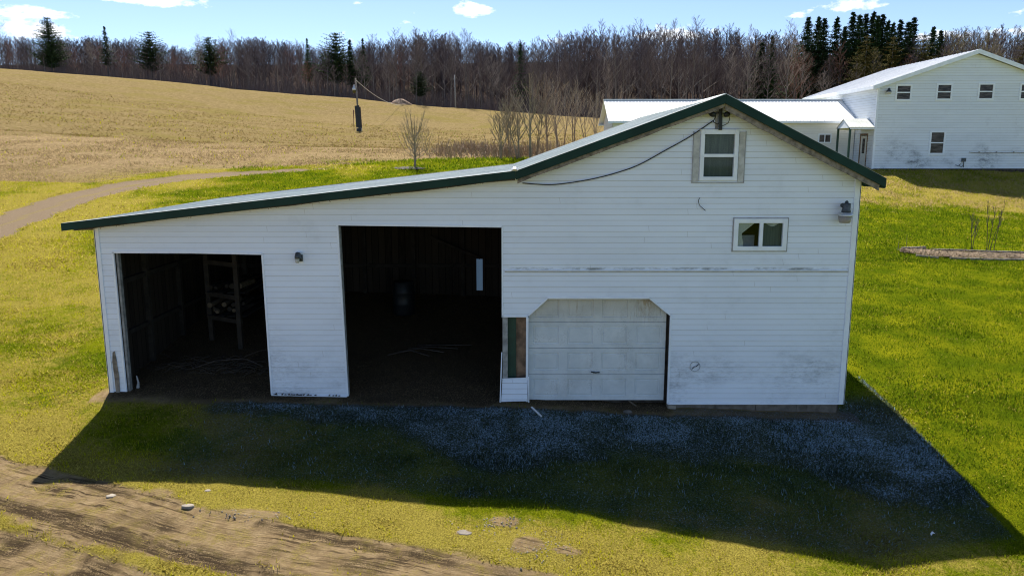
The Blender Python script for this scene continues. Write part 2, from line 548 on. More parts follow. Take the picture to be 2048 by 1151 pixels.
def siding_mat(name, col, course, lapline=.5, mildew=0.0, z0=0.0, yellow=0.0):
    t = NT(name)
    P = t.pos()
    sep = t.n.new('ShaderNodeSeparateXYZ')
    t.l.new(P, sep.inputs[0])
    x, y, z = sep.outputs
    fr = t.math('FRACT', t.math('DIVIDE', t.math('SUBTRACT', z, z0), course))
    line = t.math('SUBTRACT', 1.0, t.ramp(t.math('ABSOLUTE', t.math('SUBTRACT', fr, .985)), .015, .075))
    ln = t.noise(1.3, 5, .7, stretch=(1, 1, 6))
    base = t.mix(t.ramp(t.noise(.8, 5, .6, stretch=(.5, .5, 2)), .3, .7), tuple(c * .93 for c in col), col)
    boards = t.n.new('ShaderNodeTexWhiteNoise')
    cmb = t.n.new('ShaderNodeCombineXYZ')
    t.l.new(t.math('FLOOR', t.math('DIVIDE', t.math('SUBTRACT', z, z0), course)), cmb.inputs[2])
    t.l.new(t.math('FLOOR', t.math('MULTIPLY', t.math('ADD', x, y), .27)), cmb.inputs[0])
    t.l.new(cmb.outputs[0], boards.inputs[0])
    base = t.mix(t.math('MULTIPLY', boards.outputs['Value'], .07), base, tuple(c * .6 for c in col))
    base = t.mix(t.math('MULTIPLY', line, t.math('ADD', lapline, t.math('MULTIPLY', t.math('SUBTRACT', ln, .5), .9))), base, (.20, .165, .12))  # brownish line along every board lap, broken up by noise
    jn = t.n.new('ShaderNodeTexWhiteNoise')
    jn.noise_dimensions = '1D'
    t.l.new(t.math('FLOOR', t.math('DIVIDE', t.math('SUBTRACT', z, z0), course)), jn.inputs['W'])
    jf = t.math('FRACT', t.math('ADD', t.math('MULTIPLY', t.math('ADD', x, y), .137), jn.outputs['Value']))
    base = t.mix(t.math('MULTIPLY', t.math('LESS_THAN', jf, .0009), .4), base, (.22, .19, .15))
    soft = t.ramp(t.noise(1.1, 6, .7, stretch=(1, 1, 1.2)), .52, .74)
    base = t.mix(t.math('MULTIPLY', soft, .16), base, (.30, .32, .33))
    grime = t.ramp(t.noise(5.0, 7, .78, stretch=(.35, .35, 3)), .56, .8)
    base = t.mix(t.math('MULTIPLY', grime, .22), base, (.28, .26, .22))
    if mildew:
        big = t.ramp(t.noise(.55, 3, .5, stretch=(1, 1, 1.6)), .42, .7)
        low = t.ramp(z, z0 + 2.5, z0 + .2)
        sp = t.math('ADD', t.math('MULTIPLY', t.ramp(t.noise(16, 6, .8, stretch=(.5, .5, 1.5)), .40, .80), .6), t.math('MULTIPLY', t.ramp(t.noise(2.6, 5, .7, stretch=(.8, .8, 1.5)), .4, .7), .4))
        base = t.mix(t.math('MULTIPLY', t.math('MULTIPLY', big, low), t.math('MULTIPLY', sp, mildew)), base, (.17, .19, .21))
    if yellow:
        bz = t.math('SUBTRACT', 1.0, t.ramp(t.math('ABSOLUTE', t.math('SUBTRACT', z, yellow)), .01, .05))
        bn = t.ramp(t.noise(1.7, 5, .7, stretch=(1, 1, 4)), .44, .62)
        rx_ = t.ramp(x, -.1, .1)
        base = t.mix(t.math('MULTIPLY', t.math('MULTIPLY', bz, bn), t.math('MULTIPLY', rx_, .8)), base, (.12, .13, .10))
    t.set(col=base, rough=.45, spec=.35)
    t.bump(t.noise(60, 3, .6), .05, .004)
    return t.m


CO = .107
siding_mat('barn_siding', (.84, .90, .99), CO, .7, .95, -.05, 2.645)
siding_mat('house_siding', (.81, .86, .92), .16, .7, 2.2, 3.75)
siding_mat('wing_siding', (.80, .80, .77), .16, .3, .5, 3.75)
plain('white_trim', (.82, .87, .94), .45, vary=.06, scale=3, bump=.05)
plain('green_trim', (.006, .034, .025), .5, metal=.0, vary=.25, scale=2, bump=.03, spec=.2)
plain('weathered_wood', (.22, .19, .155), .85, vary=.5, scale=9)
plain('dark_wood', (.055, .045, .038), .9, vary=.5, scale=5)
plain('light_board', (.50, .50, .48), .8, vary=.2, scale=7)
plain('seam_grey', (.36, .37, .38), .7, vary=.2)
plain('grey_wood', (.30, .30, .29), .85, vary=.35, scale=7)
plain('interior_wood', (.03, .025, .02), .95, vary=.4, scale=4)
plain('post_wood', (.034, .028, .022), .9, vary=.3, scale=6)
plain('log_end', (.13, .10, .065), .9, vary=.3, scale=8)
plain('concrete', (.15, .13, .11), .9, vary=.35, scale=5, bump=.4)
plain('stone', (.26, .225, .18), .9, vary=.25, scale=9, bump=.5)
plain('black_cable', (.02, .02, .022), .6, vary=.1)
plain('lamp_metal', (.07, .08, .09), .45, metal=.3, vary=.3, scale=14)
plain('reflector', (.55, .56, .56), .3, metal=.5, vary=.1, scale=30)
plain('lens_plastic', (.30, .27, .23), .4, vary=.15, scale=10)
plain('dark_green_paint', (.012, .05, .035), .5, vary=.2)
plain('black_metal', (.018, .022, .024), .5, vary=.3)
plain('tan_board', (.22, .14, .09), .8, vary=.5, scale=5)
plain('mulch', (.15, .105, .062), .95, vary=.5, scale=12, bump=.9)
plain('bark_grey', (.19, .165, .14), .95, vary=.4, scale=3)
plain('bramble', (.26, .19, .13), .95, vary=.4, scale=3)
plain('paper', (.75, .75, .74), .8, vary=.05)
plain('pale_rod', (.55, .55, .5), .7, vary=.1)
plain('barrel_plastic', (.010, .013, .016), .5, vary=.2)
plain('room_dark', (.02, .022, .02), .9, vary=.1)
plain('door_paint', (.68, .67, .63), .5, vary=.08)
plain('glass_lens', (.5, .5, .45), .2, vary=.05)


def roof_mat(name, a, b, rough, metal, streak=.3):
    t = NT(name)
    n = t.noise(1.2, 6, .65, stretch=(.25, 2.5, .25))
    g = t.noise(.7, 4, .6)
    c = t.mix(t.ramp(n, .3, .7), a, b)
    c = t.mix(t.math('MULTIPLY', t.ramp(g, .45, .7), streak), c, tuple(v * .7 for v in a))
    t.set(col=c, rough=t.math('ADD', rough, t.math('MULTIPLY', n, .12)), metal=metal, spec=.5)
    t.bump(t.noise(2, 2, .5), .06, .02)
    return t.m


roof_mat('barn_roof', (.30, .36, .35), (.56, .61, .59), .36, .3)
roof_mat('white_roof', (.74, .75, .76), (.82, .83, .84), .35, .0, .08)
roof_mat('canopy_roof', (.55, .56, .52), (.68, .68, .64), .4, .0, .3)


def garage_mat():
    t = NT('garage_paint')
    P = t.pos()
    sep = t.n.new('ShaderNodeSeparateXYZ')
    t.l.new(P, sep.inputs[0])
    x, y, z = sep.outputs
    c = t.mix(t.ramp(t.noise(2.2, 5, .6), .3, .7), (.58, .63, .66), (.70, .74, .76))
    st = t.ramp(t.noise(14, 5, .8, stretch=(1.4, 1, .12)), .55, .72)
    top = t.ramp(z, 1.35, 2.05)
    c = t.mix(t.math('MULTIPLY', t.math('MULTIPLY', st, top), .8), c, (.20, .13, .06))
    rx = t.math('SUBTRACT', 1.0, t.ramp(t.math('ABSOLUTE', t.math('SUBTRACT', x, 2.62)), .05, .28))
    rust = t.math('MULTIPLY', t.math('MULTIPLY', rx, t.ramp(z, 1.5, 2.0)), t.ramp(t.noise(30, 6, .8, stretch=(1, 1, .25)), .42, .6))
    c = t.mix(t.math('MULTIPLY', rust, .8), c, (.22, .11, .02))
    c = t.mix(t.math('MULTIPLY', top, .5), c, (.55, .46, .30))
    ch = t.ramp(t.noise(26, 4, .7), .70, .76)
    c = t.mix(t.math('MULTIPLY', ch, .7), c, (.14, .12, .10))
    md = t.math('MULTIPLY', t.ramp(t.noise(2.1, 3, .5), .52, .66), t.ramp(t.noise(40, 6, .85, stretch=(.8, 1, 1.4)), .5, .7))
    c = t.mix(t.math('MULTIPLY', md, .65), c, (.13, .12, .10))
    base_d = t.math('MULTIPLY', t.ramp(t.noise(1.5, 6, .7), .45, .7), .25)
    c = t.mix(base_d, c, (.30, .30, .27))
    t.set(col=c, rough=.55, spec=.3)


garage_mat()


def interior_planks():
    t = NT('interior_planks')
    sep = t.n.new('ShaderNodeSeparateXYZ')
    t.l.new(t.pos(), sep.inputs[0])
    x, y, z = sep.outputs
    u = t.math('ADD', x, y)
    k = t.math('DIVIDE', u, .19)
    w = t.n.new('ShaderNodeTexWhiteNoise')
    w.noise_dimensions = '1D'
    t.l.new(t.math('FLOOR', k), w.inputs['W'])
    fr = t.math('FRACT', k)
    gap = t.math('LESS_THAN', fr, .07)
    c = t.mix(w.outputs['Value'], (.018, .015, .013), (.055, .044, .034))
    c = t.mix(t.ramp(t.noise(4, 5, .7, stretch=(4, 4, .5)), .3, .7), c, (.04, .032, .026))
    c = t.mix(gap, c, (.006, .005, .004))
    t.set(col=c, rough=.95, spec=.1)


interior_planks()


def glass_mat(name, tint, refl=.5):
    t = NT(name)
    t.n.remove(t.p)
    tr = t.n.new('ShaderNodeBsdfTransparent')
    tr.inputs[0].default_value = tint + (1,)
    gl = t.n.new('ShaderNodeBsdfGlossy')
    gl.inputs['Roughness'].default_value = .03
    gl.inputs[0].default_value = (.9, .95, 1, 1)
    lw = t.n.new('ShaderNodeFresnel')
    lw.inputs['IOR'].default_value = 1.5
    mx = t.n.new('ShaderNodeMixShader')
    t.l.new(t.math('ADD', t.math('MULTIPLY', lw.outputs[0], refl), .004), mx.inputs[0])
    t.l.new(tr.outputs[0], mx.inputs[1])
    t.l.new(gl.outputs[0], mx.inputs[2])
    t.l.new(mx.outputs[0], t.out.inputs[0])


glass_mat('glass', (.88, .92, .92), .12)


def dark_pane():
    t = NT('dark_pane')
    n = t.noise(3.2, 5, .6, stretch=(.6, 1, 3))
    t.set(col=t.mix(t.ramp(n, .4, .62), (.03, .026, .026), (.10, .085, .08)), rough=.12, spec=.15)


dark_pane()


def curtain_mat(name, a, b, scale, vertical=True):
    t = NT(name)
    n = t.noise(scale, 3, .6, vec=t.obj(), stretch=(8, 1, .4) if vertical else (1, 1, 8))
    t.set(col=t.mix(t.ramp(n, .35, .65), a, b), rough=.9)


curtain_mat('green_blind', (.075, .092, .082), (.11, .13, .115), 4)
curtain_mat('grey_blind', (.07, .088, .088), (.09, .112, .11), 3)


def stripes_mat():
    t = NT('striped_cloth')
    sep = t.n.new('ShaderNodeSeparateXYZ')
    t.l.new(t.obj(), sep.inputs[0])
    x, y, z = sep.outputs
    s = t.math('SINE', t.math('MULTIPLY', t.math('ADD', z, t.math('MULTIPLY', t.math('MULTIPLY', x, x), 2.2)), 150))
    t.set(col=t.mix(t.ramp(s, -.2, .6), (.80, .78, .70), (.14, .13, .12)), rough=.9)


stripes_mat()


def translucent_mat():
    t = NT('translucent_sheet')
    t.n.remove(t.p)
    d = t.n.new('ShaderNodeBsdfDiffuse')
    d.inputs[0].default_value = (.45, .5, .55, 1)
    tr = t.n.new('ShaderNodeBsdfTranslucent')
    tr.inputs[0].default_value = (.22, .30, .40, 1)
    mx = t.n.new('ShaderNodeMixShader')
    mx.inputs[0].default_value = .6
    t.l.new(d.outputs[0], mx.inputs[1])
    t.l.new(tr.outputs[0], mx.inputs[2])
    t.l.new(mx.outputs[0], t.out.inputs[0])


translucent_mat()


def veg_mat(name, a, b, rndmix=.5, scale=.5, c=None):
    """bark, twig and needle colours; each copy a little different"""
    t = NT(name)
    oi = t.n.new('ShaderNodeObjectInfo')
    n = t.noise(scale, 4, .6, vec=t.obj())
    col = t.mix(t.ramp(n, .3, .7), a, b)
    if c:
        col = t.mix(t.math('MULTIPLY', t.ramp(oi.outputs['Random'], .35, 1.0), rndmix), col, c)
    t.set(col=col, rough=.9, spec=.15)
    return t


veg_mat('bark', (.090, .078, .072), (.17, .150, .138), .6, .6, (.30, .265, .23))
veg_mat('twig', (.080, .060, .062), (.145, .112, .110), .8, .4, (.17, .14, .13))
veg_mat('twig_red', (.17, .085, .065), (.24, .12, .09), .5, .4, (.19, .12, .10))
veg_mat('twig_pale', (.24, .20, .17), (.34, .29, .25), .5, .4, (.26, .2, .17))
veg_mat('twig_olive', (.15, .125, .05), (.23, .19, .07), .5, .4, (.2, .15, .08))
veg_mat('needle', (.018, .048, .018), (.070, .135, .045), .5, .8, (.02, .035, .02))
veg_mat('needle_pine', (.028, .055, .022), (.085, .130, .050), .5, .8, (.03, .045, .025))
veg_mat('needle_olive', (.075, .075, .02), (.15, .125, .035), .5, .8, (.14, .12, .03))
veg_mat('sapling_bark', (.20, .165, .125), (.36, .30, .23), .6, 2, (.19, .12, .08))


def blade_mat():
    t = NT('grass_blade')
    a = t.attr('tint')
    d = t.p
    t.l.new(a.outputs['Color'], d.inputs['Base Color'])
    d.inputs['Roughness'].default_value = .7
    d.inputs['Specular IOR Level'].default_value = 0
    tl = t.n.new('ShaderNodeBsdfTranslucent')
    t.l.new(a.outputs['Color'], tl.inputs[0])
    mx = t.n.new('ShaderNodeMixShader')
    mx.inputs[0].default_value = .5
    t.l.new(d.outputs[0], mx.inputs[1])
    t.l.new(tl.outputs[0], mx.inputs[2])
    t.l.new(mx.outputs[0], t.out.inputs[0])


blade_mat()


# ------------------------------------------------------------ building helpers
def tag(o, label=None, cat=None, group=None, kind=None):
    if label:
        o['label'] = label
    if cat:
        o['category'] = cat
    if group:
        o['group'] = group
    if kind:
        o['kind'] = kind
    return o


def empty(name, loc, label=None, cat=None, group=None):
    o = bpy.data.objects.new(name, None)
    o.empty_display_size = .2
    COL.objects.link(o)
    o.location = loc
    return tag(o, label, cat, group)


def link(name, me, mat, parent=None, smooth=False):
    o = bpy.data.objects.new(name, me)
    COL.objects.link(o)
    if mat is not None:
        for mm in (mat if isinstance(mat, (list, tuple)) else [mat]):
            me.materials.append(MAT[mm] if isinstance(mm, str) else mm)
    if parent:
        o.parent = parent
        # parts are modelled in world coordinates: bring them into the parent's frame
        off = world_loc(parent)
        if off.length > 0:
            me.transform(Matrix.Translation(-off))
    if smooth:
        me.polygons.foreach_set('use_smooth', [True] * len(me.polygons))
    return o


def world_loc(o):
    v = Vector((0, 0, 0))
    while o:
        v += o.location
        o = o.parent
    return v


class MB:
    def __init__(s):
        s.v = []
        s.f = []

    def box(s, x0, x1, y0, y1, z0, z1):
        b = len(s.v)
        s.v += [(x, y, z) for z in (z0, z1) for y in (y0, y1) for x in (x0, x1)]
        s.f += [tuple(b + i for i in q) for q in ((0, 2, 3, 1), (4, 5, 7, 6), (0, 1, 5, 4), (2, 6, 7, 3), (0, 4, 6, 2), (1, 3, 7, 5))]
        return s

    def hexa(s, P):
        """eight corners: lower four then upper four, each counter-clockwise"""
        b = len(s.v)
        s.v += [tuple(p) for p in P]
        s.f += [tuple(b + i for i in q) for q in ((3, 2, 1, 0), (4, 5, 6, 7), (0, 1, 5, 4), (1, 2, 6, 5), (2, 3, 7, 6), (3, 0, 4, 7))]
        return s

    def prism(s, pts, y0, y1):
        """outline in x,z carried from y0 to y1"""
        b = len(s.v)
        n = len(pts)
        s.v += [(x, y0, z) for x, z in pts] + [(x, y1, z) for x, z in pts]
        s.f.append(tuple(range(b, b + n)))
        s.f.append(tuple(range(b + 2 * n - 1, b + n - 1, -1)))
        for i in range(n):
            j = (i + 1) % n
            s.f.append((b + i, b + n + i, b + n + j, b + j))
        return s

    def bar(s, p, q, w, h=None):
        h = h or w
        p, q = Vector(p), Vector(q)
        d = (q - p).normalized()
        up = Vector((0, 0, 1)) if abs(d.z) < .9 else Vector((0, 1, 0))
        a = d.cross(up).normalized() * w / 2
        u = a.cross(d).normalized() * h / 2
        return s.hexa([p - a - u, p + a - u, q + a - u, q - a - u, p - a + u, p + a + u, q + a + u, q - a + u])

    def tube(s, pts, rad, n=6, cap=True):
        pts = [Vector(p) for p in pts]
        if not isinstance(rad, (list, tuple)):
            rad = [rad] * len(pts)
        b = len(s.v)
        ref = None
        for i, p in enumerate(pts):
            d = (pts[min(i + 1, len(pts) - 1)] - pts[max(i - 1, 0)])
            if d.length < 1e-9:
                d = Vector((0, 0, 1))
            d.normalize()
            if ref is None:
                ref = Vector((1, 0, 0)) if abs(d.x) < .8 else Vector((0, 1, 0))
            a = (ref - d * ref.dot(d)).normalized()
            ref = a
            c = d.cross(a)
            for k in range(n):
                t = 2 * math.pi * k / n
                s.v.append(tuple(p + (a * math.cos(t) + c * math.sin(t)) * rad[i]))
        for i in range(len(pts) - 1):
            for k in range(n):
                k2 = (k + 1) % n
                s.f.append((b + i * n + k, b + i * n + k2, b + (i + 1) * n + k2, b + (i + 1) * n + k))
        if cap:
            s.f.append(tuple(b + k for k in reversed(range(n))))
            s.f.append(tuple(b + (len(pts) - 1) * n + k for k in range(n)))
        return s

    def lathe(s, c, prof, n=20):
        """profile of (radius, z) round the vertical axis through c"""
        b = len(s.v)
        for r, z in prof:
            for k in range(n):
                t = 2 * math.pi * k / n
                s.v.append((c[0] + r * math.cos(t), c[1] + r * math.sin(t), c[2] + z))
        for i in range(len(prof) - 1):
            for k in range(n):
                k2 = (k + 1) % n
                s.f.append((b + i * n + k, b + i * n + k2, b + (i + 1) * n + k2, b + (i + 1) * n + k))
        s.f.append(tuple(b + k for k in reversed(range(n))))
        s.f.append(tuple(b + (len(prof) - 1) * n + k for k in range(n)))
        return s

    def tri(s, a, b_, c):
        b = len(s.v)
        s.v += [tuple(a), tuple(b_), tuple(c)]
        s.f.append((b, b + 1, b + 2))
        return s

    def quad(s, a, b_, c, d):
        b = len(s.v)
        s.v += [tuple(a), tuple(b_), tuple(c), tuple(d)]
        s.f.append((b, b + 1, b + 2, b + 3))
        return s

    def mesh(s, name='mesh'):
        me = bpy.data.meshes.new(name)
        me.from_pydata([tuple(map(float, v)) for v in s.v], [], s.f)
        me.update()
        return me

    def build(s, name, mat, parent=None, smooth=False, bevel=0):
        me = s.mesh(name)
        o = link(name, me, mat, parent, smooth)
        if bevel:
            b = o.modifiers.new('bevel', 'BEVEL')
            b.width = bevel
            b.segments = 2
            b.limit_method = 'ANGLE'
        return o


def siding(outer, holes, course, z0, origin, udir, normal, proud=.014, wob=.0):
    """lapped boards filling an outline given in (u, z)"""
    loops = [[Vector((u, z, 0)) for u, z in outer]] + [[Vector((u, z, 0)) for u, z in h] for h in holes]
    flat = [v for lp in loops for v in lp]
    tris = tessellate_polygon(loops)
    bm = bmesh.new()
    vs = [bm.verts.new((v.x, 0, v.y)) for v in flat]
    for t in tris:
        try:
            bm.faces.new([vs[i] for i in t])
        except ValueError:
            pass
    zs = [v[1] for v in outer]
    k0 = math.floor((min(zs) - z0) / course)
    k1 = math.ceil((max(zs) - z0) / course)
    for k in range(k0, k1 + 1):
        z = z0 + k * course
        bmesh.ops.bisect_plane(bm, geom=bm.verts[:] + bm.edges[:] + bm.faces[:], dist=1e-5, plane_co=(0, 0, z), plane_no=(0, 0, 1))
    out = MB()
    O, U, N = Vector(origin), Vector(udir), Vector(normal)

    def P(u, z, off):
        return O + U * u + Vector((0, 0, z)) + N * off
    rr = random.Random(3)
    jit = {}
    for f in bm.faces:
        cz = f.calc_center_median().z
        k = math.floor((cz - z0) / course)
        zb = z0 + k * course
        if k not in jit:
            jit[k] = 1 + rr.uniform(-.25, .25)
        pts = [(l.vert.co.x, l.vert.co.z) for l in f.loops]
        area = sum(a[0] * b[1] - b[0] * a[1] for a, b in zip(pts, pts[1:] + pts[:1]))
        if area < 0:
            pts.reverse()

        def off(z):
            return proud * jit[k] * (1 - min(1, max(0, (z - zb) / course))) + .002
        b = len(out.v)
        out.v += [tuple(P(u, z, off(z))) for u, z in pts]
        out.f.append(tuple(range(b, b + len(pts))))
        for (a, c) in zip(pts, pts[1:] + pts[:1]):
            if abs(a[1] - zb) < 1e-4 and abs(c[1] - zb) < 1e-4:
                out.quad(P(a[0], a[1], off(zb)), P(a[0], a[1], -.003), P(c[0], c[1], -.003), P(c[0], c[1], off(zb)))
    bm.free()
    return out


# ------------------------------------------------------------ ground, drive and path
def build_ground():
    xs = axis([(-900, -300, 100), (-300, -120, 15), (-120, -60, 4), (-60, -30, 1.0), (-30, -15, .3), (-15, 13, .085), (13, 30, .3), (30, 70, 1.0), (70, 130, 4), (130, 300, 15), (300, 900, 100)])
    ys = axis([(-600, -100, 100), (-100, -20, 8), (-20, -10, .5), (-10, .6, .07), (.6, 10, .2), (10, 60, .5), (60, 150, 1.6), (150, 320, 6), (320, 1500, 120)])
    X, Y = np.meshgrid(xs, ys)
    Z = hbase(np.clip(X, -300, 300), np.clip(Y, -120, 320))
    fl = fields(X, Y)
    near = sstep(60, 20, np.hypot(X, Y))
    Z = Z + (fbm(X, Y, 1.3, 31, 3) - .5) * .05 * near + (fbm(X, Y, .3, 37, 2) - .5) * .03 * sstep(25, 12, np.hypot(X, Y))
    Z = Z - fl['dep'] * .65 + fl['dirt'] * (fbm(X, Y, .17, 51, 2) - .5) * .03 * near
    Z = Z - fl['path'] * .05 - np.exp(-((dist_line(X, Y, PATH)[0] - .55) / .22) ** 2) * .04
    Z = Z + (fbm(X, Y, .8, 61, 3) - .5) * .16 * fl['rough']
    Z = Z + (fbm(X, Y, 3.0, 67, 3) - .5) * .25 * fl['straw']
    ny, nx = X.shape
    co = np.stack([X, Y, Z], -1).reshape(-1, 3)
    idx = np.arange(ny * nx).reshape(ny, nx)
    q = np.stack([idx[:-1, :-1], idx[:-1, 1:], idx[1:, 1:], idx[1:, :-1]], -1).reshape(-1, 4)

    def fc(a):
        return ((a[:-1, :-1] + a[1:, 1:]) / 2).ravel()
    ispath = fc(fl['path']) > .5
    yc = fc(Y)
    band = np.zeros_like(X)
    for P, w, de in TR[:5]:
        band = np.maximum(band, dist_line(X, Y, P)[0] < w + .25)
    isdrive = (fc(np.where(band, fl['dirt'], 0)) > .45) & (yc < -2.5)
    dl, sl_ = dist_line(X, Y, TR[1][0])
    lane = dl * sl_
    wood = sstep(151.5, 154.5, Y)
    ca = np.stack([fl['dry'], np.maximum(fl['dirt'], fl['grav'] * .8), fl['frost_shade'], np.ones_like(X)], -1).reshape(-1, 4)
    cb = np.stack([fl['mud'], fl['straw'], fl['path'] * (1 - .5 * fl['mid']), np.ones_like(X)], -1).reshape(-1, 4)

    def part(name, mask):
        qq = q[mask]
        used, inv = np.unique(qq, return_inverse=True)
        me = bpy.data.meshes.new(name)
        me.vertices.add(len(used))
        me.vertices.foreach_set('co', co[used].astype(np.float32).ravel())
        inv = inv.reshape(-1)
        me.loops.add(len(inv))
        me.loops.foreach_set('vertex_index', inv.astype(np.int32))
        me.polygons.add(len(qq))
        me.polygons.foreach_set('loop_start', (np.arange(len(qq)) * 4).astype(np.int32))
        me.update(calc_edges=True)
        for nm, arr in (('lane', lane), ('wood', wood)):
            at = me.attributes.new(nm, 'FLOAT', 'POINT')
            at.data.foreach_set('value', arr.ravel()[used].astype(np.float32))
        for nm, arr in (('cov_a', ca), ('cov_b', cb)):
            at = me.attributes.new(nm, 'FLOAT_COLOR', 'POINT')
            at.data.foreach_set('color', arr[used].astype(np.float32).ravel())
        me.validate()
        o = link(name, me, 'ground', None, True)
        tag(o, kind='structure')
        return o
    part('ground', ~(ispath | isdrive))
    part('path', ispath)
    part('dirt_track', isdrive & ~ispath)


build_ground()


def build_grass():
    """short mown grass: one object of many blades"""
    zones = [  # x0, x1, y0, y1, count, blade length, width, far
        (-11.5, 10.5, -8.2, -2.2, 210000, .050, .009),
        (-13, 11.5, -2.6, 1.2, 70000, .055, .011),
        (7, 20, 0, 14, 110000, .06, .013),
        (-22, -8, 0, 12, 110000, .06, .013),
        (6, 34, 12, 36, 170000, .085, .018),
        (-34, -4, 10, 30, 120000, .085, .019),
        (-16, 10, 8, 36, 40000, .10, .026),
        (-60, 12, 30, 52, 90000, .15, .035),
        (-110, 30, 52, 110, 60000, .20, .06),
    ]
    allv, allc = [], []
    for x0, x1, y0, y1, n, ln, wd in zones:
        x = nrg.uniform(x0, x1, n)
        y = nrg.uniform(y0, y1, n)
        # keep what the lens could see from near the photograph's place
        vis = np.abs(x) < (y + D) * .72 + 1.0 + nrg.exponential(.22, n) * (y + D)
        x, y = x[vis], y[vis]
        f = fields(x, y)
        keep = nrg.uniform(0, 1, len(x)) > np.clip(f['dirt'] * 1.15 + f['path'] * 1.2 + f['grav'] * .7, 0, 1)
        keep &= ~((x > -8.0) & (x < 6.6) & (y > -.05) & (y < 7.4))
        x, y = x[keep], y[keep]
        f = {k: v[keep] for k, v in f.items()}
        m = len(x)
        z = hbase(x, y) - .015
        nn = vnoise(x, y, .22, 77)
        isdry = nrg.uniform(0, 1, m) < np.clip(f['dry'] * .85 + (nn - .5) * .5 + f['straw'] * 1.2, .06, .97)
        L = ln * nrg.uniform(.5, 1.4, m) * (1 + .5 * f['rough']) * (1 + .7 * (nn - .5))
        a = nrg.uniform(0, 2 * np.pi, m)
        lean = np.where(isdry, nrg.uniform(.7, 1.5, m), nrg.uniform(.15, .9, m))
        wa = nrg.uniform(0, 2 * np.pi, m)
        W = wd * nrg.uniform(.6, 1.3, m)
        tip = np.stack([x + np.cos(a) * np.sin(lean) * L, y + np.sin(a) * np.sin(lean) * L, z + np.cos(lean) * L + .012], -1)
        b1 = np.stack([x + np.cos(wa) * W, y + np.sin(wa) * W, z], -1)
        b2 = np.stack([x - np.cos(wa) * W, y - np.sin(wa) * W, z], -1)
        V = np.stack([b1, b2, tip], 1)
        r = nrg.uniform(0, 1, (m, 1))
        g = (1 - r) * np.array([.022, .058, .004]) + r * np.array([.20, .27, .008])
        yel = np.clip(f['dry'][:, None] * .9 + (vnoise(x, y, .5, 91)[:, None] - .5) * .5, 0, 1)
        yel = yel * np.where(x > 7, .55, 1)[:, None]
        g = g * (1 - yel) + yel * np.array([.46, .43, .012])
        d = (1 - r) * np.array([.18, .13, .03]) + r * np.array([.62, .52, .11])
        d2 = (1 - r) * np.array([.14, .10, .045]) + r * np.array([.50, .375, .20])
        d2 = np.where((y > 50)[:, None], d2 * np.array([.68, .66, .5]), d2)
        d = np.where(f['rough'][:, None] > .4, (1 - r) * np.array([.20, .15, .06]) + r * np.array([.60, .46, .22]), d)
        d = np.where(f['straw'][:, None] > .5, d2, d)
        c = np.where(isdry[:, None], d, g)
        kf = .82 * sstep(.08, .55, f['frost_shade'])[:, None]
        c = c * (1 - kf) + kf * np.array([.045, .060, .055]) * (.5 + r)  # blades greyed and darkened by frost and by the painted shade
        isf = (nrg.uniform(0, 1, m) < np.clip(f['frost_shade'] - .22, 0, 1) * .62 * sstep(.15, .7, nn))[:, None]
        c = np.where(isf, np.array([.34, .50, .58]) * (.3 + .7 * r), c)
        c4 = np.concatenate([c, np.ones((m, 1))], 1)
        allv.append(V.reshape(-1, 3))
        allc.append(np.repeat(c4, 3, 0))
    v = np.concatenate(allv).astype(np.float32)
    c = np.concatenate(allc).astype(np.float32)
    me = bpy.data.meshes.new('grass')
    me.vertices.add(len(v))
    me.vertices.foreach_set('co', v.ravel())
    me.loops.add(len(v))
    me.loops.foreach_set('vertex_index', np.arange(len(v), dtype=np.int32))
    me.polygons.add(len(v) // 3)
    me.polygons.foreach_set('loop_start', (np.arange(len(v) // 3) * 3).astype(np.int32))
    me.update(calc_edges=True)
    at = me.attributes.new('tint', 'FLOAT_COLOR', 'POINT')
    at.data.foreach_set('color', c.ravel())
    o = link('grass', me, 'grass_blade')
    tag(o, 'short green and straw coloured lawn grass round the barn', 'grass', kind='stuff')


build_grass()


# ------------------------------------------------------------ the barn
YF, YB = 0.0, 7.1                # front and back walls
OV = .35
EAVE_L, VAL, RIDGE, EAVE_R = (-8.38, 3.535), (.07, 4.50), (3.87, 5.87), (6.90, 4.36)


def roof_z(x):
    P = [EAVE_L, VAL, RIDGE, EAVE_R]
    for a, b in zip(P[:-1], P[1:]):
        if x <= b[0] or b is EAVE_R:
            return a[1] + (b[1] - a[1]) * (x - a[0]) / (b[0] - a[0])


def rounded(c, r, y, n=24, a0=0, a1=2 * math.pi):
    return [(c[0] + r * math.cos(a0 + (a1 - a0) * i / n), y, c[1] + r * math.sin(a0 + (a1 - a0) * i / n)) for i in range(n + 1)]


def frame_xz(mb, x0, x1, z0, z1, w, y0, y1):
    mb.box(x0, x0 + w, y0, y1, z0, z1)
    mb.box(x1 - w, x1, y0, y1, z0, z1)
    mb.box(x0 + w, x1 - w, y0, y1, z1 - w, z1)
    mb.box(x0 + w, x1 - w, y0, y1, z0, z0 + w)


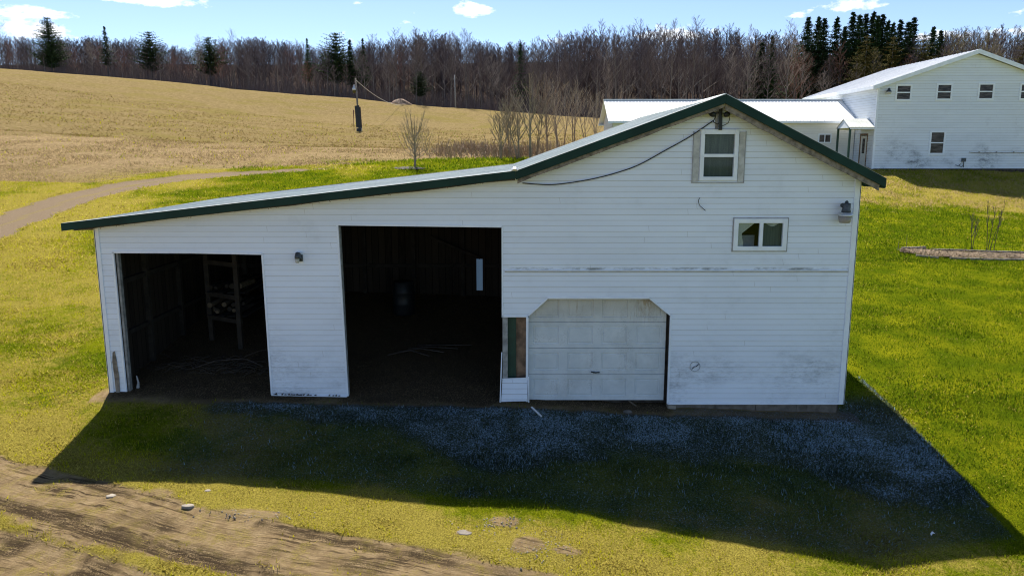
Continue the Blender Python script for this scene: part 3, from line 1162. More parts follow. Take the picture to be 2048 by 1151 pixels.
def build_barn():
    root = empty('barn', (0, 0, 0), 'white clapboard barn with low lean-to roof, green rake trim and two open dark bays', 'barn')
    gap = .05
    outer = [(-7.93, .19), (-7.64, .19), (-7.65, 2.96), (-6.2, 2.955), (-4.82, 2.93), (-4.79, .13), (-3.275, .10), (-3.32, 3.49), (-.2, 3.45), (-.2, 1.70),
             (.31, 1.70), (.31, 1.73), (.69, 2.065), (2.66, 2.065), (3.08, 1.73), (3.085, -.05), (6.50, -.05), (6.50, roof_z(6.5) - gap),
             (3.87, 5.87 - gap), (.07, 4.50 - gap), (-7.93, roof_z(-7.93) - gap)]
    W1 = (3.53, 4.24, 4.335, 5.27)
    W2 = (4.235, 5.255, 3.005, 3.62)
    holes = [[(W1[0] + .02, W1[2] + .02), (W1[1] - .02, W1[2] + .02), (W1[1] - .02, W1[3] - .02), (W1[0] + .02, W1[3] - .02)],
             [(W2[0] + .02, W2[2] + .02), (W2[1] - .02, W2[2] + .02), (W2[1] - .02, W2[3] - .02), (W2[0] + .02, W2[3] - .02)]]
    siding(outer, holes, CO, -.05, (0, YF, 0), (1, 0, 0), (0, -1, 0)).build('front_wall', 'barn_siding', root)
    # sheathing behind the boards, open at the bays and windows
    sh = MB()
    loops = [[Vector((u, z, 0)) for u, z in outer]] + [[Vector((u, z, 0)) for u, z in h] for h in holes]
    fl = [v for lp in loops for v in lp]
    for t in tessellate_polygon(loops):
        for yy in (.012, .11):
            sh.tri(*[(fl[i].x, yy, fl[i].y) for i in t])
    for lp in loops:
        for a, b in zip(lp, lp[1:] + lp[:1]):
            sh.quad((a.x, .012, a.y), (b.x, .012, b.y), (b.x, .11, b.y), (a.x, .11, a.y))
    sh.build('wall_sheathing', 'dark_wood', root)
    # side walls
    siding([(.0, -.05), (YB, .45), (YB, 4.45), (0, 4.45)], [], CO, -.05, (6.57, 0, 0), (0, 1, 0), (1, 0, 0)).build('side_wall', 'barn_siding', root)
    MB().box(6.47, 6.56, .12, YB, -.35, 4.45).build('wall_sheathing', 'dark_wood', root)
    siding([(.0, .2), (YB, .95), (YB, 3.5), (0, 3.5)], [], CO, .2, (-7.97, 0, 0), (0, 1, 0), (-1, 0, 0)).build('side_wall', 'barn_siding', root)
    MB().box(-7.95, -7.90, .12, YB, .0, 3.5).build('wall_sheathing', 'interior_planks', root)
    # back wall with a narrow doorway left ajar
    bw = MB()
    bx0, bx1 = -1.02, -.84
    bw.prism([(-7.9, .75), (bx0, .6), (bx0, 3.2), (-7.9, 3.4)], YB - .06, YB)
    bw.prism([(bx1, .6), (6.5, .3), (6.5, 4.4), (3.87, 5.75), (.07, 4.4), (bx1, 4.25)], YB - .06, YB)
    bw.prism([(-7.9, 3.4), (bx0, 3.2), (bx0, 4.25), (-7.9, 3.45)], YB - .06, YB)
    bw.prism([(bx0, 1.85), (bx1, 1.85), (bx1, 4.2), (bx0, 4.2)], YB - .06, YB)
    bw.prism([(bx0, .5), (bx1, .5), (bx1, .93), (bx0, .93)], YB - .06, YB)
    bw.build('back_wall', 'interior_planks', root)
    MB().box(bx0 - .02, bx1 + .02, YB + .03, YB + .045, .9, 1.9).build('translucent_panel', 'translucent_sheet', root)
    # inner partition and framing
    fm = MB()
    for x in (-5.6, -4.2, -2.8, -1.4, 0, 1.4):
        fm.box(x - .05, x + .05, YB - .17, YB - .06, .7, roof_z(x) - .1)
    fm.box(-7.9, -1.1, YB - .13, YB - .061, 1.62, 1.72)
    fm.box(-.76, 3, YB - .13, YB - .061, 1.62, 1.72)
    fm.bar((-2.3, YB - .25, 2.5), (-.9, YB - .25, 1.9), .07, .07)
    fm.bar((-.2, YB - .25, 2.3), (.5, YB - .25, 2.0), .07, .07)
    for y in (1.6, 3.2, 4.8):
        fm.box(-7.9, -7.8, y - .05, y + .05, .2, 3.4)
    fm.box(-7.9, -7.82, .2, YB, 2.25, 2.35)
    fm.box(-7.9, -7.82, .2, YB, 1.2, 1.28)
    for y in (1.2, 2.4, 3.6, 4.8, 6.0):
        fm.bar((-7.9, y, roof_z(-7.9) - .16), (.07, y, 4.34), .05, .14)
        fm.bar((.07, y, 4.34), (3.87, y, 5.68), .05, .14)
        fm.bar((3.87, y, 5.68), (6.5, y, roof_z(6.5) - .16), .05, .14)
    fm.build('inside_framing', 'interior_wood', root)
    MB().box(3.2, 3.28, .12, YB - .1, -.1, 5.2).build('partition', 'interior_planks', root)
    pz = MB()
    pz.box(-4.05, -3.95, 3.0, YB - .1, .5, 3.3)
    # posts of the bays
    MB().box(-7.88, -7.66, .13, .30, .15, 3.0).build('bay_post', 'post_wood', root)
    MB().box(-3.52, -3.335, .12, .26, .05, 3.5).build('bay_post', 'post_wood', root)
    MB().box(-7.64, -7.60, .03, .13, .18, 2.96).build('door_jamb', 'grey_wood', root)
    jb = MB()
    jb.hexa([(-3.30, .02, .08), (-3.255, .02, .08), (-3.255, .14, .08), (-3.30, .14, .08), (-3.345, .02, 3.46), (-3.30, .02, 3.46), (-3.30, .14, 3.46), (-3.345, .14, 3.46)])
    jb.build('door_jamb', 'grey_wood', root)
    # narrow vinyl trims round the openings
    tr = MB()
    e = -.026

    def seg(a, b, w=.035, y0=e, y1=.013):
        a2, b2 = Vector((a[0], 0, a[1])), Vector((b[0], 0, b[1]))
        d = (b2 - a2).normalized()
        nrm = Vector((-d.z, 0, d.x)) * w / 2
        tr.hexa([a2 - nrm + Vector((0, y0, 0)), b2 - nrm + Vector((0, y0, 0)), b2 - nrm + Vector((0, y1, 0)), a2 - nrm + Vector((0, y1, 0)),
                 a2 + nrm + Vector((0, y0, 0)), b2 + nrm + Vector((0, y0, 0)), b2 + nrm + Vector((0, y1, 0)), a2 + nrm + Vector((0, y1, 0))])
    seg((-7.665, .19), (-7.67, 2.98))
    seg((-7.67, 2.975), (-6.2, 2.97))
    seg((-6.2, 2.971), (-4.80, 2.943))
    seg((-4.80, 2.94), (-4.77, .13))
    seg((-3.265, .10), (-3.335, 3.49))
    seg((-3.33, 3.507), (-.185, 3.467))
    seg((-.185, 3.47), (-.185, 1.70), .03)
    seg((-.185, 1.715), (.31, 1.715), .03)
    seg((.315, 1.73), (.695, 2.08), .03)
    seg((.69, 2.083), (2.67, 2.083), .035)
    seg((2.665, 2.08), (3.095, 1.735), .03)
    seg((3.10, 1.74), (3.10, -.06), .035)
    seg((-3.28, .095), (-4.78, .125), .03)
    seg((3.10, -.06), (6.5, -.06), .03)
    tr.build('opening_trim', 'white_trim', root)
    MB().box(-.14, 6.48, -.034, -.001, 2.596, 2.612).build('belt_shadow', 'weathered_wood', root)  # dark strip drawn in as the shadow line under the belt trim
    MB().box(-.14, 6.48, -.036, -.001, 2.6125, 2.632).build('belt_trim', 'white_trim', root)
    # corner boards
    cb = MB()
    cb.box(-7.985, -7.90, -.03, .012, .17, 3.50)
    cb.box(-7.99, -7.972, -.03, .10, .17, 3.50)
    cb.build('corner_board', 'white_trim', root)
    cb = MB()
    cb.box(6.49, 6.60, -.03, .012, -.07, 4.42)
    cb.box(6.588, 6.605, -.03, .10, -.07, 4.42)
    cb.build('corner_board', 'white_trim', root)
    # rotten corner: split siding at the foot of the left jamb
    rc = MB()
    rc.prism([(-7.86, .16), (-7.78, .16), (-7.77, .5), (-7.79, .85), (-7.81, 1.02), (-7.85, 1.0), (-7.875, .8), (-7.86, .5)], -.026, -.018)
    rot = rc.build('rotten_patch', 'weathered_wood', root)
    rot['label'] = 'rotten split board at the foot of the corner'
    # roof sheets: ribs run up the slope
    def slope(name, a, b, mat, y0=-OV, y1=YB + OV):
        mb = MB()
        d = Vector((b[0] - a[0], 0, b[1] - a[1])).normalized()
        up = Vector((-d.z, 0, d.x))
        A, B = Vector((a[0], 0, a[1])), Vector((b[0], 0, b[1]))
        th = .025
        Y = Vector((0, 1, 0))
        mb.hexa([A - up * th + Y * y0, B - up * th + Y * y0, B - up * th + Y * y1, A - up * th + Y * y1, A + Y * y0, B + Y * y0, B + Y * y1, A + Y * y1])
        y = y0 + .12
        while y < y1 - .05:
            w0, w1, hh = .035, .016, .022
            mb.hexa([A + Y * (y - w0) - up * .002, B + Y * (y - w0) - up * .002, B + Y * (y + w0) - up * .002, A + Y * (y + w0) - up * .002,
                     A + Y * (y - w1) + up * hh, B + Y * (y - w1) + up * hh, B + Y * (y + w1) + up * hh, A + Y * (y + w1) + up * hh])
            for q in (.08, .16):
                mb.hexa([A + Y * (y + q - .012) - up * .002, B + Y * (y + q - .012) - up * .002, B + Y * (y + q + .012) - up * .002, A + Y * (y + q + .012) - up * .002,
                         A + Y * (y + q - .006) + up * .006, B + Y * (y + q - .006) + up * .006, B + Y * (y + q + .006) + up * .006, A + Y * (y + q + .006) + up * .006])
            y += .24
        return mb.build(name, mat, root)
    slope('lean_to_roof', EAVE_L, (VAL[0] + .01, VAL[1] + .001), 'barn_roof')
    mr = slope('main_roof', (VAL[0] - .02, VAL[1] + .004), RIDGE, 'barn_roof')
    slope('main_roof', (RIDGE[0] + .001, RIDGE[1] - .002), EAVE_R, 'barn_roof')
    # ridge cap
    rcap = MB()
    rcap.prism([(3.62, 5.815), (3.87, 5.915), (4.12, 5.795), (4.12, 5.775), (3.87, 5.895), (3.62, 5.795)], -OV, YB + OV + .05)
    for i in range(26):
        yy = YB + OV - .02
    rcap.build('ridge_cap', 'barn_roof', root)
    vc = MB()
    vc.tube([(.05, -.37, 4.50), (.05, -.30, 4.525), (.05, 0, 4.53)], [.07, .075, .02], 10)
    vc.build('valley_flashing', 'reflector', root)
    # rake trim: deep green face, folded top edge with a painted sun highlight
    def rake(name, a, b, mat, top, bot, y0, y1):
        mb = MB()
        mb.hexa([(a[0], y0, a[1] - bot), (b[0], y0, b[1] - bot), (b[0], y1, b[1] - bot), (a[0], y1, a[1] - bot),
                 (a[0], y0, a[1] + top), (b[0], y0, b[1] + top), (b[0], y1, b[1] + top), (a[0], y1, a[1] + top)])
        return mb.build(name, mat, root, bevel=.006)
    for yy0, yy1 in ((-OV - .03, -OV - .002), (YB + OV + .002, YB + OV + .03)):
        rake('rake_trim', (EAVE_L[0] - .02, EAVE_L[1]), (.07, 4.50), 'green_trim', .03, .115, yy0, yy1)
        rake('rake_trim', (.071, 4.50), RIDGE, 'green_trim', .03, .135, yy0, yy1)
        rake('rake_trim', (3.871, 5.87), (EAVE_R[0], EAVE_R[1]), 'green_trim', .03, .14, yy0, yy1)
    # top flange folded back over the roof, its sunlit line put into a pale colour
    fg = MB()
    for a, b in ((EAVE_L, VAL), (VAL, RIDGE), (RIDGE, EAVE_R)):
        fg.hexa([(a[0], -OV - .03, a[1] + .0305), (b[0], -OV - .03, b[1] + .0305), (b[0], -OV + .09, b[1] + .030), (a[0], -OV + .09, a[1] + .030),
                 (a[0], -OV - .03, a[1] + .034), (b[0], -OV - .03, b[1] + .034), (b[0], -OV + .09, b[1] + .034), (a[0], -OV + .09, a[1] + .034)])
    fg.build('rake_flange_highlight', 'canopy_roof', root)
    # bare rake boards and soffit under the trim
    def rboard(a, b, t0, t1, y0, y1, mat='weathered_wood', name='rake_board'):
        n = 14
        mb = MB()
        rr = random.Random(int(a[0] * 10))
        lo = []
        for i in range(n + 1):
            f = i / n
            x = a[0] + (b[0] - a[0]) * f
            z = a[1] + (b[1] - a[1]) * f
            lo.append((x, z - t1 + rr.uniform(-.012, .012)))
        pts = [(a[0], a[1] - t0)] + lo + [(b[0], b[1] - t0)]
        mb.prism(pts, y0, y1)
        return mb.build(name, mat, root)
    rboard((3.88, 5.87), (6.80, roof_z(6.80)), .05, .25, -OV + .02, -OV + .05)
    rboard((.10, 4.50), (3.86, 5.87), .05, .20, -OV + .02, -OV + .05)
    rboard((-8.2, 3.56), (.06, 4.50), .03, .135, -OV + .02, -OV + .05, 'dark_wood')
    for a, b in ((EAVE_L, VAL), (VAL, RIDGE), (RIDGE, (6.85, roof_z(6.85)))):
        for y0, y1 in ((-OV + .05, -.03), (YB + .01, YB + OV)):
            sf = MB()
            sf.hexa([(a[0], y0, a[1] - .075), (b[0], y0, b[1] - .075), (b[0], y1, b[1] - .075), (a[0], y1, a[1] - .075),
                     (a[0], y0, a[1] - .03), (b[0], y0, b[1] - .03), (b[0], y1, b[1] - .03), (a[0], y1, a[1] - .03)])
            sf.build('soffit', 'weathered_wood', root)
    # eave fascia on both long sides
    MB().box(6.87, 6.905, -OV, YB + OV, 4.21, 4.355).build('eave_fascia', 'green_trim', root)
    MB().box(-8.40, -8.375, -OV, YB + OV, 3.44, 3.545).build('eave_fascia', 'green_trim', root)
    MB().box(-8.25, -7.99, -.02, YB, 3.40, 3.44).build('eave_soffit', 'weathered_wood', root)
    # nests and debris caught under the trim
    db = MB()
    rr = random.Random(12)
    for k in range(150):
        x = rr.uniform(-8.1, .0) if k % 4 else rr.uniform(.3, 3.6)
        z = roof_z(x) - (.135 if x < 0 else .2) + rr.uniform(-.02, .01)
        s = rr.uniform(.006, .02)
        c = Vector((x, -OV + .01, z))
        for q in range(3):
            d = Vector((rr.gauss(0, 1), rr.gauss(0, .5), rr.gauss(0, .6))).normalized() * s
            db.tri(c, c + d, c + Vector((d.z, d.y, d.x)) * .6 + Vector((0, 0, s * .4)))
    o = db.build('trim_debris', 'tan_board', root)
    o['kind'] = 'stuff'
    # foundation
    fo = MB()
    n = 16
    for i in range(n):
        a, b = 3.25 + (6.5 - 3.25) * i / n, 3.25 + (6.5 - 3.25) * (i + 1) / n
        fo.box(a, b - .012 * (i % 4 == 3), .035 - rr.uniform(0, .015), .3, -.6, -.055)
    fo.build('foundation', 'concrete', root)
    bl = MB().box(3.10, 3.27, -.03, .12, -.4, -.085).build('foundation_stone', 'stone', root, bevel=.02)
    MB().box(-.12, .27, .05, .15, -.1, .06).build('sill_block', 'concrete', root, bevel=.01)

    # window in the gable: two sashes between weathered side boards
    x0, x1, z0, z1 = W1
    f = MB()
    frame_xz(f, x0, x1, z0, z1, .075, -.05, .03)
    f.box(x0 + .075, x1 - .075, -.045, .02, (z0 + z1) / 2 - .03, (z0 + z1) / 2 + .03)
    f.box(x0 - .03, x1 + .03, -.055, .0, z1 + .001, z1 + .014)
    w = f.build('gable_window', 'white_trim', root, bevel=.004)
    MB().box(x0 + .07, x1 - .07, -.012, -.004, (z0 + z1) / 2 + .03, z1 - .07).build('pane', 'glass', w)
    MB().box(x0 + .07, x1 - .07, -.022, -.014, z0 + .07, (z0 + z1) / 2 - .03).build('pane', 'glass', w)
    bd = MB()
    bd.box(x0 + .06, x1 - .06, .05, .055, (z0 + z1) / 2, z1 - .05)
    bd.build('blind', 'green_blind', w)
    MB().box(x0 + .06, x1 - .06, .07, .075, z0 + .05, (z0 + z1) / 2).build('blind', 'grey_blind', w)
    MB().box(x0 - .125, x0 - .015, -.03, .0, z0 - .02, z1 - .03).build('side_board', 'light_board', w)
    MB().box(x1 + .015, x1 + .125, -.03, .0, z0 - .02, z1 - .03).build('side_board', 'light_board', w)
    tb = MB()
    for a, b in ((x0 - .14, x0 - .127), (x1 + .127, x1 + .14)):
        tb.box(a, b, -.035, .0, z0 - .03, z1 - .02)
    tb.box(x0 - .14, x1 + .14, -.034, 0, z0 - .045, z0 - .032)
    tb.build('window_trim_shadow', 'seam_grey', w)  # grey edging, coloured as a shadow line round the side boards
    # sliding window low in the wall
    x0, x1, z0, z1 = W2
    f = MB()
    frame_xz(f, x0, x1, z0, z1, .085, -.045, .03)
    f.box((x0 + x1) / 2 - .02, (x0 + x1) / 2 + .05, -.04, .02, z0 + .085, z1 - .085)
    w = f.build('sliding_window', 'white_trim', root, bevel=.004)
    t2 = MB()
    frame_xz(t2, x0 - .022, x1 + .022, z0 - .022, z1 + .022, .02, -.026, .0)
    t2.build('window_trim_shadow', 'seam_grey', w)  # grey strip painting the shadow of the channel round the frame
    MB().box(x0 + .08, (x0 + x1) / 2 - .015, -.01, -.003, z0 + .08, z1 - .08).build('pane', 'glass', w)
    MB().box((x0 + x1) / 2 + .045, x1 - .08, -.02, -.013, z0 + .08, z1 - .08).build('pane', 'glass', w)
    cw = MB()   # striped cloth gathered to the left
    zt, zb = z1 - .07, z0 + .07
    for i in range(18):
        a, b = i / 18, (i + 1) / 18

        def wid(q):
            return .36 - .24 * min(1, q / .42) if q < .42 else .12 + .02 * math.sin(q * 9)
        za, zbb = zt - (zt - zb) * a, zt - (zt - zb) * b
        cw.quad((x0 + .07, .012, za), (x0 + .07, .012, zbb), (x0 + .07 + wid(b), .02, zbb), (x0 + .07 + wid(a), .02, za))
    cw.build('curtain', 'striped_cloth', w)
    MB().box((x0 + x1) / 2, x1 - .06, .06, .065, z0 + .05, z1 - .05).build('curtain', 'green_blind', w)
    vl = MB()
    arc = [(x0 + .60 + .31 * i / 10, z1 - .07 - .085 * math.sin(math.pi * i / 10)) for i in range(11)]
    vl.prism([(arc[-1][0], z1 - .06), (arc[0][0], z1 - .06)] + arc, .05, .054)
    vl.build('valance', 'light_board', w)
    MB().box(x0 + .2, (x0 + x1) / 2 - .02, .25, .26, z0 + .05, z0 + .27).build('shelf_box', 'seam_grey', w)
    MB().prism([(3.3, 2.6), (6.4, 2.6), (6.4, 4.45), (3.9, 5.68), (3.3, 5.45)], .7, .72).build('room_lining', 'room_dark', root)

    # overhead garage door
    gd = empty('garage_door', (0, 0, 0))
    gd.parent = root
    gx0, gx1 = .335, 3.035
    secs = []
    for k in range(4):
        za, zb = -.02 + .535 * k, -.02 + .535 * (k + 1) - .008
        bm = bmesh.new()
        y = .10 + .002 * k
        cols = [gx0 + (gx1 - gx0) * q / 4 for q in range(5)]
        mx = .085
        # grid of cells: every panel cell is inset twice
        xs_ = [gx0]
        for q in range(4):
            xs_ += [cols[q] + mx, cols[q + 1] - mx]
        xs_ += [gx1]
        zs_ = [za, za + .085, zb - .085, zb]
        vv = {}
        for i, xx in enumerate(xs_):
            for j, zz in enumerate(zs_):
                vv[i, j] = bm.verts.new((xx, y, zz))
        panels = []
        for i in range(len(xs_) - 1):
            for j in range(3):
                fa = bm.faces.new((vv[i, j], vv[i + 1, j], vv[i + 1, j + 1], vv[i, j + 1]))
                if j == 1 and i % 2 == 1:
                    panels.append(fa)
        bm.normal_update()
        for fa in panels:
            bmesh.ops.inset_region(bm, faces=[fa], thickness=.014, depth=-.016)
            bmesh.ops.inset_region(bm, faces=[fa], thickness=.03, depth=0)
            bmesh.ops.inset_region(bm, faces=[fa], thickness=.016, depth=.010)
        me = bpy.data.meshes.new('door_section')
        ex = bmesh.ops.extrude_face_region(bm, geom=[e_ for e_ in bm.edges if e_.is_boundary])
        for v in [g for g in ex['geom'] if isinstance(g, bmesh.types.BMVert)]:
            v.co.y += .04
        bm.to_mesh(me)
        bm.free()
        link('door_section', me, 'garage_paint', gd)
    hn = MB()
    hn.tube([(1.62, .09, .555), (1.62, .05, .56), (1.66, .04, .565)], .012, 6)
    hn.tube([(1.57, .055, .578), (1.65, .045, .562), (1.74, .055, .566)], .013, 6)
    hn.build('handle', 'black_metal', gd)
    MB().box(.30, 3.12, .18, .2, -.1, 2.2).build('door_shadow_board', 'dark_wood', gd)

    # broken side light by the garage door
    sl = MB()
    sl.box(-.185, -.085, -.012, .04, .42, 1.70)
    s = sl.build('side_light', 'grey_wood', root)
    MB().box(.275, .325, -.028, .05, -.12, 1.70).build('frame', 'white_trim', s)
    MB().box(-.085, .08, .10, .13, .3, 1.72).build('green_board', 'dark_green_paint', s)
    MB().box(.08, .30, .14, .16, .3, 1.72).build('bare_board', 'tan_board', s)
    pn = siding([(-.215, .0), (.305, .015), (.30, .47), (-.19, .445)], [], .115, .02, (0, 0, 0), (1, 0, 0), (0, -1, 0), .014)
    me = pn.mesh('loose_panel')
    me.transform(Matrix.Translation((0, -.02, .46)) @ Matrix.Rotation(math.radians(-9), 4, 'X') @ Matrix.Translation((0, 0, -.46)))
    o = link('loose_panel', me, 'barn_siding', root)
    o['label'] = 'kicked out loose siding panel'
    lt = MB()
    lt.bar((-.20, -.03, 1.0), (-.235, -.115, .0), .02, .02)
    lt.bar((.33, -.03, .5), (.335, -.05, -.16), .02, .03)
    lt.bar((-.2, -.025, .455), (.29, -.025, .475), .012, .018)
    lt.build('bent_trim', 'white_trim', root)

    # chipped foot of the wall between the bays
    ch = MB()
    for k in range(26):
        x = -4.75 + 1.45 * k / 26 + rr.uniform(-.02, .02)
        zz = .13 - (x + 4.78) * .02
        if rr.random() < .6:
            ch.prism([(x, zz + .005), (x + rr.uniform(.03, .08), zz + .0), (x + .05, zz + rr.uniform(.02, .05)), (x + .01, zz + rr.uniform(.01, .03))], -.0455, -.0435)
    ch.build('chipped_edge', 'dark_wood', root)['kind'] = 'stuff'

    # round cap on the wall
    vt = MB()
    vt.tube([(x, -.022, z) for x, y, z in rounded((3.61, .71), .098, 0, 26)], .006, 5, False)
    v = vt.build('round_cap', 'seam_grey', root)
    MB().tube([(3.55, -.03, .66), (3.60, -.03, .71), (3.63, -.03, .71), (3.69, -.03, .765)], .008, 5).build('crack', 'black_cable', v)

    # wires
    def wire(pts, r, name='wire', mat='black_cable', smooth=True, y=-.045):
        P = [atY(px, py, y) for px, py in pts]
        out = []
        for i in range(len(P) - 1):
            p0, p1, p2, p3 = P[max(i - 1, 0)], P[i], P[i + 1], P[min(i + 2, len(P) - 1)]
            for q in range(6):
                t = q / 6
                out.append(.5 * ((2 * p1) + (p2 - p0) * t + (2 * p0 - 5 * p1 + 4 * p2 - p3) * t * t + (3 * p1 - p0 - 3 * p2 + p3) * t ** 3))
        out.append(P[-1])
        return MB().tube(out, r, 6).build(name, mat, root, True)
    wire([(1045, 366), (1075, 368.5), (1108, 369), (1150, 364), (1193, 356), (1238, 344), (1279, 329), (1330, 301), (1380, 273), (1427, 241)], .011, 'service_cable')
    wire([(1400, 395), (1397, 401), (1399, 410), (1405, 416), (1411, 421)], .006, 'loose_wire')
    # mast board with two flood lamps
    MB().hexa([tuple(atY(px, py, yy)) for py, yy in ((260, -.03),) for px, yy in ((1437, -.03), (1444.5, -.03), (1444.5, -.09), (1437, -.09))] +
              [tuple(atY(px, 216, yy)) for px, yy in ((1438, -.03), (1445, -.03), (1445, -.09), (1438, -.09))]).build('mast_board', 'black_metal', root)
    MB().box(3.79, 3.835, -.035, -.001, 5.29, 5.62).build('mast_backing', 'grey_wood', root)
    for px, sgn in ((1425, -1), (1454, 1)):
        c = atY(px, 229, -.16)
        k = MB()
        k.tube([c + Vector((sgn * .055, .04, .02)), c + Vector((sgn * .02, 0, .012)), c + Vector((-sgn * .02, -.02, 0)), c + Vector((-sgn * .055, -.03, -.02))], [.022, .05, .05, .03], 10)
        k.bar(c + Vector((-sgn * .02, .02, .02)), Vector((3.82, -.05, c.z + .03)), .018)
        k.build('flood_lamp', 'black_metal', root, True)
    wire([(1432, 231), (1429, 238), (1427, 243), (1432, 247), (1438, 248)], .008, 'lamp_wire', y=-.08)
    wire([(1458, 232), (1459, 238), (1456, 246), (1449, 250), (1444, 252)], .006, 'lamp_wire', y=-.08)

    # jelly jar lamp between the bays
    c = atY(596, 515, -.09)
    L = empty('small_wall_lamp', (0, 0, 0))
    L.parent = root
    k = MB()
    k.tube([Vector((c.x, -.02, c.z + .05)), Vector((c.x, -.09, c.z + .06)), Vector((c.x + .0, -.11, c.z + .02)), Vector((c.x, -.11, c.z - .01))], [.04, .055, .06, .06], 12)
    k.box(c.x + .0, c.x + .075, -.06, -.02, c.z - .075, c.z + .05)
    k.build('housing', 'lamp_metal', L, True)
    MB().lathe((c.x - .015, -.10, c.z - .10), [(.03, 0), (.04, .02), (.045, .09)], 14).build('glass_jar', 'glass_lens', L, True)
    MB().box(c.x - .06, c.x + .09, -.024, -.01, c.z - .115, c.z + .1).build('mounting_plate', 'white_trim', L)

    # dusk to dawn lamp by the corner board
    c = atY(1690, 424, -.2)
    L = empty('area_lamp', (0, 0, 0))
    L.parent = root
    k = MB()
    k.lathe((c.x + .02, -.2, c.z), [(.085, .0), (.085, .03), (.075, .05), (.078, .14), (.07, .165), (.03, .175), (.03, .2), (.012, .215)], 20)
    k.tube([(c.x - .05, -.2, c.z + .10), (c.x - .085, -.2, c.z + .11), (c.x - .09, -.2, c.z + .14), (c.x - .05, -.2, c.z + .16)], .013, 8)
    k.tube([(c.x + .02, -.14, c.z + .10), (c.x + .02, -.02, c.z + .10)], .03, 10)
    k.build('housing', 'lamp_metal', L, True)
    MB().lathe((c.x + .015, -.2, c.z - .075), [(.13, 0), (.135, .015), (.125, .035), (.10, .072)], 24).build('reflector', 'reflector', L, True)
    MB().lathe((c.x + .005, -.2, c.z - .2), [(.095, 0), (.105, .02), (.125, .122)], 24).build('lens', 'lens_plastic', L, True)
    return root


build_barn()


# ------------------------------------------------------------ what stands in the bays
def build_contents():
    gz = hz(-6, 3)
    r = empty('storage_rack', (-6.2, 3.0, hz(-6.2, 3)), 'rough timber storage rack of posts and shelves inside the left bay', 'rack')
    X = [-6.55, -5.35, -4.35]
    for x, y in ((-7.05, 2.9), (-6.2, 2.4), (-5.1, 3.4), (-7.05, 5.4), (-6.2, 5.4)):
        MB().bar((x, y, hz(x, y) - .1), (x - .03, y + .02, roof_z(x) - .15), .10, .10).build('post', 'post_wood', r)
    for z in (1.05, 1.6, 2.35):
        s = MB()
        s.bar((-7.1, 2.92, z + .02), (-6.15, 2.42, z), .05, .1)
        if z < 2:
            s.bar((-7.1, 5.4, z + .02), (-6.15, 5.4, z), .05, .1)
        for k in range(4):
            if z < 2:
                s.bar((-7.0 + k * .25, 2.75, z + .06), (-7.0 + k * .25, 5.5, z + .06), .16, .025)
        s.build('shelf', 'post_wood', r)
    rr = random.Random(5)
    n = 0
    for k in range(16):
        x = -7.0 + (k % 5) * .17 + rr.uniform(-.03, .03)
        z = 1.18 if k < 7 else (1.73 if k < 12 else 1.32)
        rad = rr.uniform(.04, .065)
        y0 = 2.72 + rr.uniform(0, .3)
        o = MB()
        o.tube([(x, y0, z + rad), (x + rr.uniform(-.05, .05), y0 + .8, z + rad)], rad, 10)
        ob = o.build('log', 'log_end' if k % 3 == 0 else 'post_wood')
        tag(ob, 'cut log lying on the shelves of the timber rack in the left bay', 'log', 'logs on the timber rack')
    for k in range(6):
        ob = MB().bar((-5.2 + k * .05, 2.3 + k * .12, .3 + hz(-5, 2.5) + .02 * k), (-4.5, 3.2 + k * .12, .75 + hz(-5, 2.5) + k * .1), .12, .03)
        tag(ob.build('board', 'post_wood'), 'loose plank leaning in the pile right of the timber rack', 'plank', 'planks leaning in the left bay')
    # heap of brush on the floor of the left bay
    b = MB()
    for k in range(170):
        a = rr.uniform(0, math.pi)
        c = Vector((rr.gauss(-6.0, .75), .75 + abs(rr.gauss(0, .4)), 0))
        c.z = hz(c.x, c.y) + abs(rr.gauss(0, .09)) + .02
        L = rr.uniform(.15, .6)
        d = Vector((math.cos(a), math.sin(a) * .5, rr.uniform(-.1, .25))) * L
        m = c + d * .5 + Vector((rr.gauss(0, .04), 0, rr.uniform(0, .08)))
        b.tube([c, m, c + d], [.006, .005, .003], 3, False)
    tag(b.build('brush_heap', 'post_wood'), 'tangled heap of dry brush on the floor of the left bay', 'brush', kind='stuff')
    s = MB()
    p0 = Vector((-6.7, .9, hz(-6.7, .9) + .12))
    s.tube([p0, p0 + Vector((.5, 0, .17)), p0 + Vector((1.1, .05, .2)), p0 + Vector((1.5, -.05, .06))], .009, 5)
    tag(s.build('stick', 'dark_wood'), 'long bent stick arching over the brush heap', 'stick')
    # drum in the wide bay
    c = (-2.85, 5.2, hz(-2.85, 5.2))
    d = MB().lathe(c, [(.27, 0), (.29, .03), (.29, .28), (.30, .3), (.29, .32), (.29, .58), (.30, .6), (.29, .62), (.28, .86), (.25, .88)], 24)
    tag(d.build('barrel', 'barrel_plastic', None, True), 'dark upright drum standing inside the wide bay', 'barrel')
    for k in range(4):
        s = MB()
        p0 = Vector((-2.8 + .2 * k, 2.1 + .2 * k, hz(-2.5, 2.2) + .05 + .02 * k))
        s.tube([p0, p0 + Vector((.5, .1, .08 - .03 * k)), p0 + Vector((.95 + .1 * k, -.1 + .05 * k, .0))], .012, 5)
        tag(s.build('bent_rod', 'dark_wood'), 'bent rod lying on the floor of the wide bay', 'rod', 'rods on the floor of the wide bay')


build_contents()


